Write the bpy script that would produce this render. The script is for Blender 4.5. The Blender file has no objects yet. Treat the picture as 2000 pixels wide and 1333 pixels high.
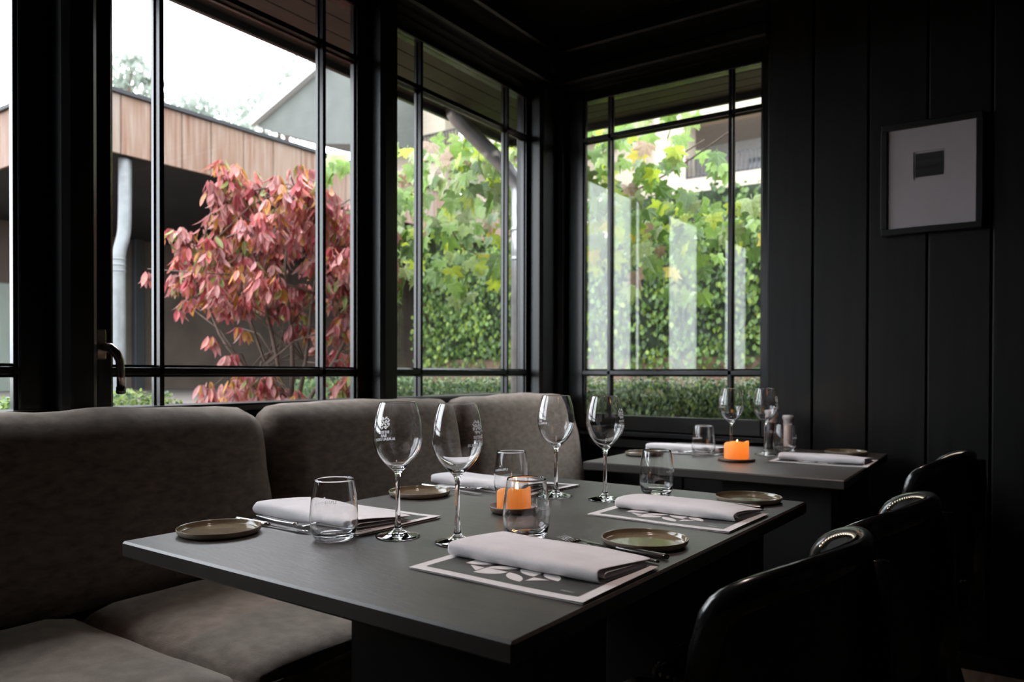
import bpy, math, random
from math import sin, cos, pi, radians as R
from mathutils import Vector, Matrix, noise

random.seed(11)
sc = bpy.context.scene
col = sc.collection

# ---------------------------------------------------------------- camera
CAM_H = 1.04
cam_d = bpy.data.cameras.new('camera')
cam = bpy.data.objects.new('camera', cam_d)
col.objects.link(cam)
yaw, pitch, roll = R(34.5026), R(-0.456), R(0.1194)
fw = Vector((-sin(yaw) * cos(pitch), cos(yaw) * cos(pitch), sin(pitch)))
r0 = Vector((cos(yaw), sin(yaw), 0))
u0 = r0.cross(fw)
rr = cos(roll) * r0 + sin(roll) * u0
uu = -sin(roll) * r0 + cos(roll) * u0
M = Matrix((rr, uu, -fw)).transposed().to_4x4()
M.translation = Vector((0, 0, CAM_H))
cam.matrix_world = M
cam_d.sensor_width = 36
cam_d.lens = 1497.45 * 36 / 2000
cam_d.shift_y = 75.486 / 2000
cam_d.clip_start = 0.02
cam_d.clip_end = 300
cam_d.dof.use_dof = True
cam_d.dof.focus_distance = 1.42
cam_d.dof.aperture_fstop = 5.0
sc.camera = cam

# ---------------------------------------------------------------- sky, exposure
SKY = 9.2
w = bpy.data.worlds.new('overcast_sky')
sc.world = w
w.use_nodes = True
bg = w.node_tree.nodes['Background']
bg.inputs['Color'].default_value = (0.935, 0.96, 1.06, 1)
bg.inputs['Strength'].default_value = SKY
sc.view_settings.view_transform = 'Standard'
sc.view_settings.look = 'None'
sc.view_settings.gamma = 1
sc.view_settings.use_curve_mapping = False
sc.view_settings.exposure = 0.0
sc.cycles.transparent_max_bounces = 24
sc.cycles.transmission_bounces = 16
sc.cycles.max_bounces = 16

# ceiling spots of the room, one over each table (above the frame)
for nm, p, e in (('table_spot_light', (-.78, 1.18, 2.58), 56.0), ('table_spot_light', (-.80, 2.55, 2.58), 40.0)):
    l_ = bpy.data.lights.new(nm, 'SPOT'); l_.energy = e; l_.color = (1.0, .80, .74); l_.spot_size = R(50); l_.spot_blend = .8; l_.shadow_soft_size = .09
    q_ = bpy.data.objects.new(nm, l_); col.objects.link(q_); q_.location = p

# ---------------------------------------------------------------- helpers
def empty(name, loc=(0, 0, 0), rz=0, parent=None):
    o = bpy.data.objects.new(name, None)
    o.empty_display_size = 0.05
    col.objects.link(o)
    o.location = loc
    o.rotation_euler = (0, 0, rz)
    if parent: o.parent = parent
    return o

def tag(o, label=None, cat=None, group=None, kind=None):
    if label: o['label'] = label
    if cat: o['category'] = cat
    if group: o['group'] = group
    if kind: o['kind'] = kind
    return o

def thing(name, label, cat, loc=(0, 0, 0), rz=0, group=None):
    return tag(empty(name, loc, rz), label, cat, group)

def struct(name, parent=None, loc=(0, 0, 0)):
    return tag(empty(name, loc, 0, parent), kind='structure')

class MB:
    """collects polygons, becomes ONE mesh object"""
    def __init__(s):
        s.v = []; s.f = []; s.mi = []; s.sm = []
    def add(s, vs, fs, mi=0, smooth=False):
        n = len(s.v)
        s.v += [tuple(q) for q in vs]
        for f in fs:
            s.f.append([i + n for i in f]); s.mi.append(mi); s.sm.append(smooth)
        return s
    def box(s, x0, x1, y0, y1, z0, z1, b=0.0, mi=0):
        """box with chamfered edges"""
        if x0 > x1: x0, x1 = x1, x0
        if y0 > y1: y0, y1 = y1, y0
        if z0 > z1: z0, z1 = z1, z0
        if b <= 0:
            vs = [(x, y, z) for x in (x0, x1) for y in (y0, y1) for z in (z0, z1)]
            fs = [(0, 1, 3, 2), (4, 6, 7, 5), (0, 4, 5, 1), (2, 3, 7, 6), (0, 2, 6, 4), (1, 5, 7, 3)]
            return s.add(vs, fs, mi)
        b = min(b, (x1 - x0) * .45, (y1 - y0) * .45, (z1 - z0) * .45)
        X = (x0, x1); Y = (y0, y1); Z = (z0, z1)
        vs = []; idx = {}
        for i in (0, 1):
            for j in (0, 1):
                for k in (0, 1):
                    sx, sy, sz = (1 - 2 * i) * b, (1 - 2 * j) * b, (1 - 2 * k) * b
                    for a, p in ((0, (X[i], Y[j] + sy, Z[k] + sz)), (1, (X[i] + sx, Y[j], Z[k] + sz)), (2, (X[i] + sx, Y[j] + sy, Z[k]))):
                        idx[i, j, k, a] = len(vs); vs.append(p)
        fs = []
        q = lambda *t: idx[t]
        for i in (0, 1):
            f = [q(i, 0, 0, 0), q(i, 0, 1, 0), q(i, 1, 1, 0), q(i, 1, 0, 0)]; fs.append(f if i == 0 else f[::-1])
            f = [q(0, i, 0, 1), q(1, i, 0, 1), q(1, i, 1, 1), q(0, i, 1, 1)]; fs.append(f if i == 0 else f[::-1])
            f = [q(0, 0, i, 2), q(0, 1, i, 2), q(1, 1, i, 2), q(1, 0, i, 2)]; fs.append(f if i == 0 else f[::-1])
        for j in (0, 1):
            for k in (0, 1):
                for i in (0, 1):
                    pass
        def edge(a, b_, c, d, flip):
            f = [a, b_, c, d]; fs.append(f[::-1] if flip else f)
        for j in (0, 1):
            for k in (0, 1):
                edge(q(0, j, k, 1), q(1, j, k, 1), q(1, j, k, 2), q(0, j, k, 2), (j + k) % 2 == 0)
                edge(q(j, 0, k, 0), q(j, 1, k, 0), q(j, 1, k, 2), q(j, 0, k, 2), (j + k) % 2 == 1)
                edge(q(j, k, 0, 0), q(j, k, 1, 0), q(j, k, 1, 1), q(j, k, 0, 1), (j + k) % 2 == 0)
        for i in (0, 1):
            for j in (0, 1):
                for k in (0, 1):
                    f = [q(i, j, k, 0), q(i, j, k, 1), q(i, j, k, 2)]
                    fs.append(f if (i + j + k) % 2 == 0 else f[::-1])
        return s.add(vs, fs, mi)
    def lathe(s, prof, n=48, c=(0, 0, 0), mi=0, smooth=True):
        """revolve (r, z) profile; r=0 ends collapse"""
        rings = []; vs = []
        for r, z in prof:
            if r < 1e-7:
                rings.append([len(vs)]); vs.append((c[0], c[1], c[2] + z))
            else:
                rings.append(list(range(len(vs), len(vs) + n)))
                for k in range(n):
                    a = 2 * pi * k / n
                    vs.append((c[0] + r * cos(a), c[1] + r * sin(a), c[2] + z))
        fs = []
        for A, B in zip(rings, rings[1:]):
            for k in range(n):
                k2 = (k + 1) % n
                if len(A) == 1 and len(B) == 1: continue
                if len(A) == 1: fs.append((A[0], B[k2], B[k]))
                elif len(B) == 1: fs.append((A[k], A[k2], B[0]))
                else: fs.append((A[k], A[k2], B[k2], B[k]))
        return s.add(vs, fs, mi, smooth)
    def tube(s, pts, rad, n=12, cap=True, mi=0, smooth=True, flat=None, normals=None):
        """tube along points; rad = number or list; flat=(a,b) makes an oval: a along side, b along up"""
        P = [Vector(p) for p in pts]
        m = len(P)
        if not hasattr(rad, '__len__'): rad = [rad] * m
        T = []
        for i in range(m):
            t = (P[min(i + 1, m - 1)] - P[max(i - 1, 0)])
            T.append(t.normalized())
        up = Vector((0, 0, 1)) if abs(T[0].z) < .9 else Vector((0, 1, 0))
        N = (up - T[0] * up.dot(T[0])).normalized()
        vs = []
        for i in range(m):
            if normals: N = normals[i]
            N = (N - T[i] * N.dot(T[i])).normalized()
            B = T[i].cross(N)
            fa, fb = flat if flat else (1, 1)
            for k in range(n):
                a = 2 * pi * k / n
                vs.append(P[i] + rad[i] * (cos(a) * fb * N + sin(a) * fa * B))
        fs = []
        for i in range(m - 1):
            for k in range(n):
                k2 = (k + 1) % n
                fs.append((i * n + k, i * n + k2, (i + 1) * n + k2, (i + 1) * n + k))
        if cap:
            fs.append(tuple(range(n))[::-1]); fs.append(tuple(range((m - 1) * n, m * n)))
        return s.add(vs, fs, mi, smooth)
    def prism(s, poly, axis, a, b, mi=0):
        """extrude a 2D polygon along axis 0/1/2 from a to b"""
        n = len(poly)
        def mk(p, t):
            return (t, p[0], p[1]) if axis == 0 else (p[0], t, p[1]) if axis == 1 else (p[0], p[1], t)
        vs = [mk(p, a) for p in poly] + [mk(p, b) for p in poly]
        fs = [tuple(range(n))[::-1], tuple(range(n, 2 * n))] + [(i, (i + 1) % n, (i + 1) % n + n, i + n) for i in range(n)]
        return s.add(vs, fs, mi)
    def mesh(s, name, mats):
        me = bpy.data.meshes.new(name)
        me.from_pydata(s.v, [], s.f)
        for m in (mats if isinstance(mats, (list, tuple)) else [mats]): me.materials.append(m)
        me.polygons.foreach_set('material_index', s.mi)
        me.polygons.foreach_set('use_smooth', s.sm)
        me.update()
        return me
    def build(s, name, mats, parent=None, kind=None, label=None, fix=False):
        me = s.mesh(name, mats)
        if fix:
            import bmesh
            bm = bmesh.new(); bm.from_mesh(me)
            bmesh.ops.recalc_face_normals(bm, faces=bm.faces); bm.to_mesh(me); bm.free()
        o = bpy.data.objects.new(name, me)
        col.objects.link(o)
        if parent: o.parent = parent
        tag(o, label=label, kind=kind)
        return o

def place(name, me, parent=None, loc=None, mat=None):
    o = bpy.data.objects.new(name, me)
    col.objects.link(o)
    if parent: o.parent = parent
    if loc: o.location = loc
    if mat is not None: o.matrix_local = mat
    return o

def copy_tree(root, loc=None, rz=None, label=None):
    c = root.copy(); col.objects.link(c)
    for ch in list(root.children):
        d = ch.copy(); col.objects.link(d); d.parent = c
        for g in list(ch.children):
            e = g.copy(); col.objects.link(e); e.parent = d
    if loc: c.location = loc
    if rz is not None: c.rotation_euler = (0, 0, rz)
    if label: c['label'] = label
    return c

# ---------------------------------------------------------------- materials
def mat(name, base, rough=.5, metal=0, spec=.5, var=0, scale=8, bump=0, bscale=60, stretch=None, coat=0, sheen=0, col2=None, detail=4, trans=0, sss=0):
    m = bpy.data.materials.new(name); m.use_nodes = True
    nt = m.node_tree; b = nt.nodes['Principled BSDF']
    b.inputs['Base Color'].default_value = (*base, 1)
    b.inputs['Roughness'].default_value = rough
    b.inputs['Metallic'].default_value = metal
    b.inputs['Specular IOR Level'].default_value = spec
    b.inputs['Coat Weight'].default_value = coat
    b.inputs['Sheen Weight'].default_value = sheen; b.inputs['Sheen Tint'].default_value = (1, .86, .76, 1)
    tc = nt.nodes.new('ShaderNodeTexCoord')
    mp = nt.nodes.new('ShaderNodeMapping')
    nt.links.new(tc.outputs['Object'], mp.inputs['Vector'])
    if stretch: mp.inputs['Scale'].default_value = stretch
    if var or col2:
        nz = nt.nodes.new('ShaderNodeTexNoise'); nz.inputs['Scale'].default_value = scale; nz.inputs['Detail'].default_value = detail
        nt.links.new(mp.outputs['Vector'], nz.inputs['Vector'])
        rp = nt.nodes.new('ShaderNodeValToRGB')
        c2 = col2 if col2 else tuple(min(1, c * (1 + var)) for c in base)
        c1 = base if col2 else tuple(c * (1 - var) for c in base)
        rp.color_ramp.elements[0].position = .3; rp.color_ramp.elements[1].position = .7
        rp.color_ramp.elements[0].color = (*c1, 1); rp.color_ramp.elements[1].color = (*c2, 1)
        nt.links.new(nz.outputs['Fac'], rp.inputs['Fac'])
        nt.links.new(rp.outputs['Color'], b.inputs['Base Color'])
    if bump:
        nb = nt.nodes.new('ShaderNodeTexNoise'); nb.inputs['Scale'].default_value = bscale; nb.inputs['Detail'].default_value = 3
        nt.links.new(mp.outputs['Vector'], nb.inputs['Vector'])
        bp = nt.nodes.new('ShaderNodeBump'); bp.inputs['Strength'].default_value = bump; bp.inputs['Distance'].default_value = .002
        nt.links.new(nb.outputs['Fac'], bp.inputs['Height'])
        nt.links.new(bp.outputs['Normal'], b.inputs['Normal'])
    return m

def leaf_mat(name, base, var=.35, glow=.35, gloss=.42, spec=.35):
    m = bpy.data.materials.new(name); m.use_nodes = True
    nt = m.node_tree; b = nt.nodes['Principled BSDF']; out = nt.nodes['Material Output']
    b.inputs['Roughness'].default_value = gloss; b.inputs['Specular IOR Level'].default_value = spec
    geo = nt.nodes.new('ShaderNodeTexCoord')
    nz = nt.nodes.new('ShaderNodeTexNoise'); nz.inputs['Scale'].default_value = 14
    nt.links.new(geo.outputs['Object'], nz.inputs['Vector'])
    oi = nt.nodes.new('ShaderNodeObjectInfo')
    ad = nt.nodes.new('ShaderNodeMath'); ad.operation = 'ADD'
    nt.links.new(nz.outputs['Fac'], ad.inputs[0])
    mu = nt.nodes.new('ShaderNodeMath'); mu.operation = 'MULTIPLY_ADD'; mu.inputs[1].default_value = .5; mu.inputs[2].default_value = -.25
    nt.links.new(oi.outputs['Random'], mu.inputs[0]); nt.links.new(mu.outputs[0], ad.inputs[1])
    rp = nt.nodes.new('ShaderNodeValToRGB')
    rp.color_ramp.elements[0].position = .2; rp.color_ramp.elements[1].position = .8
    rp.color_ramp.elements[0].color = (*[c * (1 - var) for c in base], 1)
    rp.color_ramp.elements[1].color = (*[min(1, c * (1 + var)) for c in base], 1)
    nt.links.new(ad.outputs[0], rp.inputs['Fac'])
    nt.links.new(rp.outputs['Color'], b.inputs['Base Color'])
    tr = nt.nodes.new('ShaderNodeBsdfTranslucent')
    nt.links.new(rp.outputs['Color'], tr.inputs['Color'])
    mx = nt.nodes.new('ShaderNodeMixShader'); mx.inputs['Fac'].default_value = glow
    nt.links.new(b.outputs[0], mx.inputs[1]); nt.links.new(tr.outputs[0], mx.inputs[2])
    nt.links.new(mx.outputs[0], out.inputs['Surface'])
    return m

def glass_mat(name, ior=1.5, color=(1, 1, 1)):
    m = bpy.data.materials.new(name); m.use_nodes = True
    nt = m.node_tree; out = nt.nodes['Material Output']
    nt.nodes.remove(nt.nodes['Principled BSDF'])
    g = nt.nodes.new('ShaderNodeBsdfGlass'); g.inputs['IOR'].default_value = ior; g.inputs['Roughness'].default_value = 0
    g.inputs['Color'].default_value = (*color, 1)
    nt.links.new(g.outputs[0], out.inputs['Surface'])
    return m

def pane_mat(name, ior=1.53, tint=(.97, .99, .97)):
    """window glass: straight-through transmission with a Fresnel reflection, the same from either side"""
    m = bpy.data.materials.new(name); m.use_nodes = True
    nt = m.node_tree; out = nt.nodes['Material Output']
    nt.nodes.remove(nt.nodes['Principled BSDF'])
    t = nt.nodes.new('ShaderNodeBsdfTransparent'); t.inputs['Color'].default_value = (*tint, 1)
    g = nt.nodes.new('ShaderNodeBsdfGlossy'); g.inputs['Roughness'].default_value = 0.0
    geo = nt.nodes.new('ShaderNodeNewGeometry')
    mx = nt.nodes.new('ShaderNodeMix'); mx.inputs['A'].default_value = ior; mx.inputs['B'].default_value = 1 / ior
    nt.links.new(geo.outputs['Backfacing'], mx.inputs['Factor'])
    fr = nt.nodes.new('ShaderNodeFresnel')
    nt.links.new(mx.outputs['Result'], fr.inputs['IOR'])
    ms = nt.nodes.new('ShaderNodeMixShader')
    nt.links.new(fr.outputs[0], ms.inputs['Fac'])
    nt.links.new(t.outputs[0], ms.inputs[1]); nt.links.new(g.outputs[0], ms.inputs[2])
    nt.links.new(ms.outputs[0], out.inputs['Surface'])
    return m

def emit_mat(name, c, s):
    m = bpy.data.materials.new(name); m.use_nodes = True
    b = m.node_tree.nodes['Principled BSDF']
    b.inputs['Base Color'].default_value = (*c, 1)
    b.inputs['Emission Color'].default_value = (*c, 1)
    b.inputs['Emission Strength'].default_value = s
    return m

def fabric_mat(name, c1, c2):
    m = mat(name, c1, rough=.9, spec=.2, sheen=.7, col2=c2, scale=30, detail=6, stretch=(1, 1.0, 2.2), bump=.35, bscale=420)
    nt = m.node_tree
    # woven threads: two crossed wave bands feeding the bump, besides the mottled pile
    b = nt.nodes['Principled BSDF']
    tc = nt.nodes['Texture Coordinate']
    w1 = nt.nodes.new('ShaderNodeTexWave'); w1.bands_direction = 'Z'; w1.inputs['Scale'].default_value = 130; w1.inputs['Distortion'].default_value = 2.5
    w2 = nt.nodes.new('ShaderNodeTexWave'); w2.bands_direction = 'Y'; w2.inputs['Scale'].default_value = 130; w2.inputs['Distortion'].default_value = 2.5
    nt.links.new(tc.outputs['Object'], w1.inputs['Vector']); nt.links.new(tc.outputs['Object'], w2.inputs['Vector'])
    ad = nt.nodes.new('ShaderNodeMath'); ad.operation = 'ADD'
    nt.links.new(w1.outputs['Fac'], ad.inputs[0]); nt.links.new(w2.outputs['Fac'], ad.inputs[1])
    bp = nt.nodes.new('ShaderNodeBump'); bp.inputs['Strength'].default_value = .12; bp.inputs['Distance'].default_value = .0008
    nt.links.new(ad.outputs[0], bp.inputs['Height'])
    old = b.inputs['Normal'].links[0].from_node
    nt.links.new(old.outputs['Normal'], bp.inputs['Normal'])
    nt.links.new(bp.outputs['Normal'], b.inputs['Normal'])
    return m

K = {}
K['paint'] = mat('black_paint', (.006, .0055, .0056), rough=.34, spec=.5, var=.25, scale=5, bump=.12, bscale=25, stretch=(6, 6, 1))
K['bead'] = mat('glossy_black_window_paint', (.006, .0055, .0056), rough=.25, spec=.6, var=.25, scale=5)
K['plank'] = mat('black_stained_boards', (.0058, .0053, .0052), rough=.5, spec=.3, var=.5, scale=5, bump=.25, bscale=20, stretch=(9, 9, .6))
K['ceil'] = mat('black_ceiling_paint', (.004, .0037, .0037), rough=.7, spec=.2, var=.2)
K['floor'] = mat('worn_oak_floor', (.14, .11, .085), rough=.5, var=.35, scale=4, stretch=(8, 1, 1))
K['soffit'] = mat('brown_soffit_paint', (.036, .023, .022), rough=.6, var=.2, scale=6, stretch=(5, 1, 1))
K['fascia'] = mat('dark_grey_fascia', (.035, .036, .04), rough=.4, var=.2)
K['pane'] = pane_mat('window_glass')
K['table'] = mat('dark_stained_table_wood', (.034, .028, .0245), rough=.42, spec=.75, col2=(.058, .047, .040), scale=7, detail=8, stretch=(1.5, 9, 1.5), bump=.18, bscale=30)
K['leather'] = mat('black_leather', (.008, .0075, .0075), rough=.3, spec=.6, var=.3, scale=20, bump=.25, bscale=180)
K['lacquer'] = mat('black_lacquered_wood', (.008, .0072, .007), rough=.2, spec=.6, var=.2, coat=.4)
K['brass'] = mat('worn_nail_brass', (.55, .47, .36), rough=.28, metal=1, var=.25, scale=200)
K['steel'] = mat('polished_steel', (.62, .61, .6), rough=.14, metal=1, var=.08, scale=60)
K['dsteel'] = mat('steel_dark_reflection', (.16, .15, .14), rough=.24, metal=1, var=.1, scale=60)  # chair-side cutlery: the dark room's reflection is put into the steel colour
K['glass'] = glass_mat('clear_glass', 1.5)
K['plate'] = mat('taupe_stoneware_glaze', (.21, .165, .105), rough=.11, spec=.6, var=.18, scale=26, coat=.3)
K['platerim'] = mat('raw_stoneware_rim', (.30, .25, .19), rough=.55, var=.2, scale=40)
K['cloth'] = mat('white_napkin_cloth', (.76, .74, .76), rough=.95, spec=.1, var=.04, scale=30, bump=.3, bscale=700)
K['paper'] = mat('white_menu_paper', (.72, .70, .70), rough=.75, var=.03)
K['ink'] = mat('slate_print', (.052, .053, .05), rough=.42, var=.2, scale=5)
K['print'] = mat('white_print', (.74, .72, .71), rough=.7, var=.03)
K['etch'] = mat('white_glass_enamel', (.92, .9, .89), rough=.6, var=.03)
nt_ = K['etch'].node_tree
tr_ = nt_.nodes.new('ShaderNodeBsdfTranslucent'); tr_.inputs['Color'].default_value = (.95, .93, .92, 1)
mx_ = nt_.nodes.new('ShaderNodeMixShader'); mx_.inputs['Fac'].default_value = .5
nt_.links.new(nt_.nodes['Principled BSDF'].outputs[0], mx_.inputs[1]); nt_.links.new(tr_.outputs[0], mx_.inputs[2])
nt_.links.new(mx_.outputs[0], nt_.nodes['Material Output'].inputs['Surface'])
K['saucer'] = mat('brown_clay_saucer', (.10, .055, .035), rough=.4, var=.25, scale=30)
K['flame'] = emit_mat('candle_flame', (1.0, .62, .22), 28)
K['pave'] = mat('grey_terrace_paving', (.075, .062, .053), rough=.8, var=.15, scale=6)
K['wick'] = mat('burnt_wick', (.01, .008, .007), rough=.9, var=.2)
K['zinc'] = mat('weathered_zinc', (.42, .43, .45), rough=.36, metal=.6, var=.2, scale=12)
K['zincpale'] = mat('pale_zinc_pipe', (0.1275, 0.135, 0.1387), rough=.45, metal=.3, var=.15, scale=12)
K['fabric'] = fabric_mat('taupe_chenille', (.135, .10, .08), (.27, .21, .17))
K['plinth'] = mat('bench_plinth_paint', (.012, .011, .011), rough=.5, var=.2)
K['handle'] = mat('brushed_bronze_handle', (.62, .5, .43), rough=.26, metal=1, var=.1, scale=60)
K['frame'] = mat('black_picture_frame', (.008, .008, .008), rough=.4, var=.2)
K['mat'] = mat('white_picture_mount', (0.378, 0.336, 0.3465), rough=.9, var=.03)
K['photo'] = mat('dark_landscape_print', (.012, .012, .012), rough=.35, col2=(.05, .05, .05), scale=6, stretch=(1, 1, 7))
K['wax'] = mat('orange_wax', (1.0, .58, .24), rough=.45, var=.04)
nt_ = K['wax'].node_tree; b_ = nt_.nodes['Principled BSDF']
tr_ = nt_.nodes.new('ShaderNodeBsdfTranslucent'); tr_.inputs['Color'].default_value = (1.0, .63, .30, 1)
mx_ = nt_.nodes.new('ShaderNodeMixShader'); mx_.inputs['Fac'].default_value = .62
nt_.links.new(b_.outputs[0], mx_.inputs[1]); nt_.links.new(tr_.outputs[0], mx_.inputs[2])
nt_.links.new(mx_.outputs[0], nt_.nodes['Material Output'].inputs['Surface'])
# outdoors
WOODS = [mat('weathered_cedar_%d' % i, c1, rough=.75, spec=.2, col2=c2, scale=3.2, detail=8, stretch=(7, 7, .5)) for i, (c1, c2) in enumerate([
    ((.135, .07, .045), (.20, .152, .122)), ((.165, .10, .068), (.195, .155, .13)), ((.12, .058, .036), (.20, .15, .12)), ((.155, .11, .085), (.205, .165, .14))])]
K['darkwall'] = mat('dark_brown_render', (0.0619, 0.045, 0.0344), rough=.8, var=.2, scale=3)
K['darksoffit'] = mat('charcoal_canopy', (.012, .0125, .014), rough=.7, var=.3, scale=3)
K['door'] = mat('frosted_green_glazing', (.15, .175, .15), rough=.35, var=.12, scale=2, stretch=(1, 4, 1))
K['cream'] = mat('cream_render', (0.32, 0.276, 0.216), rough=.9, var=.05, scale=3)
K['whitetrim'] = mat('white_bargeboard', (0.357, 0.3655, 0.3655), rough=.6, var=.04)
K['underside'] = mat('grey_green_soffit', (0.075, 0.081, 0.0735), rough=.8, var=.1, scale=1)
K['winpane'] = mat('dark_house_window', (.06, .065, .07), rough=.1, var=.2)
K['railing'] = mat('dark_balcony_iron', (.02, .02, .022), rough=.5, var=.2)
K['loggia'] = mat('grey_loggia_render', (.22, .21, .20), rough=.9, var=.1)  # one even grey for the balcony recess
K['ground'] = mat('brown_garden_mulch', (.085, .052, .034), rough=.95, col2=(.15, .10, .07), scale=14, detail=8)
K['bark'] = mat('brown_bark', (.09, .06, .045), rough=.85, var=.4, scale=30, stretch=(1, 1, .3))
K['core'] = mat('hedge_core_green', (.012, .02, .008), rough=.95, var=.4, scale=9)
RED = [leaf_mat('leaf_crimson', (0.43, 0.0874, 0.0968)), leaf_mat('leaf_pink', (0.559, 0.2596, 0.2365)), leaf_mat('leaf_purple', (0.405, 0.1733, 0.1725)),
       leaf_mat('leaf_orange', (0.4515, 0.215, 0.0516)), leaf_mat('leaf_olive', (0.2375, 0.2656, 0.075)), leaf_mat('leaf_coral', (0.6235, 0.215, 0.1806))]
GRN = [leaf_mat('leaf_green', (0.1566, 0.2555, 0.0484), glow=.4), leaf_mat('leaf_grey_green', (0.2395, 0.3049, 0.1076), glow=.3), leaf_mat('leaf_lime', (0.3499, 0.4285, 0.0377), glow=.55),
       leaf_mat('leaf_yellow', (.36, .30, .03), glow=.5), leaf_mat('leaf_tan', (.27, .185, .12), glow=.3), leaf_mat('leaf_deep_green', (0.0829, 0.1484, 0.0302), glow=.35)]
IVY = [leaf_mat('ivy_dark', (0.0385, 0.0725, 0.02), glow=.25), leaf_mat('ivy_mid', (0.0825, 0.1438, 0.03), glow=.3), leaf_mat('ivy_light', (0.1788, 0.25, 0.0438), glow=.4)]
BOX = [leaf_mat('box_dark', (0.057, 0.1045, 0.0418), glow=.25), leaf_mat('box_mid', (0.114, 0.19, 0.0684), glow=.3), leaf_mat('box_tip', (0.247, 0.323, 0.095), glow=.4)]
FAR = [leaf_mat('far_leaf_haze_pale', (.42, .47, .41), glow=.5, gloss=.8), leaf_mat('far_leaf_haze_grey', (.33, .37, .33), glow=.5, gloss=.8)]  # haze and glare of the bright sky put into these leaf colours
# ================================================================ THE ROOM
CEIL = 2.62
o = MB().box(-2.05, 2.7, -3.3, 3.26, -.05, 0).build('floor', K['floor'], kind='structure')
o = MB().box(-2.05, 2.7, -3.3, 3.26, CEIL, CEIL + .06).build('ceiling', K['ceil'], kind='structure')
MB().box(2.6, 2.7, -3.3, 3.26, 0, CEIL).build('wall_right', K['plank'], kind='structure')
MB().box(-2.05, 2.6, -3.3, -3.2, 0, CEIL).build('wall_front', K['plank'], kind='structure')

# --- left wall: lower panel, header, solid part beyond the windows, posts
wl = struct('wall_left')
MB().box(-2.05, -1.93, -.2, 3.12, 0, .78).build('lower_panel', K['paint'], wl)
MB().box(-2.05, -1.93, -.2, 3.12, 2.385, CEIL).build('header', K['paint'], wl)
MB().box(-2.05, -1.93, -3.2, -.2, 0, CEIL).build('solid_panel', K['paint'], wl)
wt = struct('trim_10')   # posts and casings of the window wall
for y0, y1 in ((-.2, -.115), (.8956, .978), (1.963, 2.05), (3.006, 3.16)):
    MB().box(-2.05, -1.90, y0, y1, .915, 2.42, b=.014).build('post', K['paint'], wt)
MB().box(-2.05, -1.895, -.2, 3.14, 2.40, 2.46, b=.008).build('head_casing', K['paint'], wt)
MB().box(-2.05, -1.875, -.2, 3.14, 2.54, 2.62, b=.008).build('cornice', K['paint'], wt)
MB().box(-2.05, -1.922, -.2, 3.12, .926, .951, b=.005).build('trim_1', K['paint'], kind='structure')   # ledge behind the bench
MB().box(-1.945, -1.928, -.2, 3.12, .30, .926, b=.003).build('trim_2', K['paint'], kind='structure')   # panel under the ledge

# --- back wall: planks, part below the window, header, posts
wb = struct('wall_back')
MB().box(-.915, 2.6, 3.175, 3.26, 0, CEIL).build('backing_panel', K['plank'], wb)
xs = [-.912] + [-.733 + .1985 * k for k in range(17)]
for a, b in zip(xs, xs[1:]):
    MB().box(a + .002, min(b - .002, 2.6), 3.148 + random.uniform(-.0015, .0015), 3.178, 0.09, CEIL, b=.005).build('plank', K['plank'], wb)
MB().box(-2.0, -.915, 3.175, 3.26, 0, .72).build('lower_backing', K['plank'], wb)
for k in range(6):
    x0 = -1.08 - .185 * k + .185
    MB().box(max(-1.9, x0 - .185) + .002, min(-.914, x0) - .002, 3.148, 3.178, .09, .70, b=.005).build('plank', K['plank'], wb)
MB().box(-2.0, -.91, 3.14, 3.26, 2.385, CEIL).build('header', K['paint'], wb)
MB().box(-1.93, -.905, 3.115, 3.15, 2.40, 2.46, b=.008).build('head_casing', K['paint'], wb)
MB().box(-1.93, 2.6, 3.095, 3.15, 2.54, 2.62, b=.008).build('cornice', K['paint'], wb)
MB().box(-1.93, -1.864, 3.118, 3.26, .7, 2.42, b=.014).build('post', K['paint'], wb)
MB().box(-1.87, -.905, 3.108, 3.20, .755, .778, b=.007).build('trim_3', K['bead'], kind='structure')   # window sill nosing
MB().box(-1.87, -.905, 3.125, 3.18, .70, .755, b=.01).build('trim_4', K['paint'], kind='structure')     # apron under the sill
MB().box(-.9, 2.6, 3.13, 3.17, 0, .05).build('baseboard_back', K['paint'], kind='structure')

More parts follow.
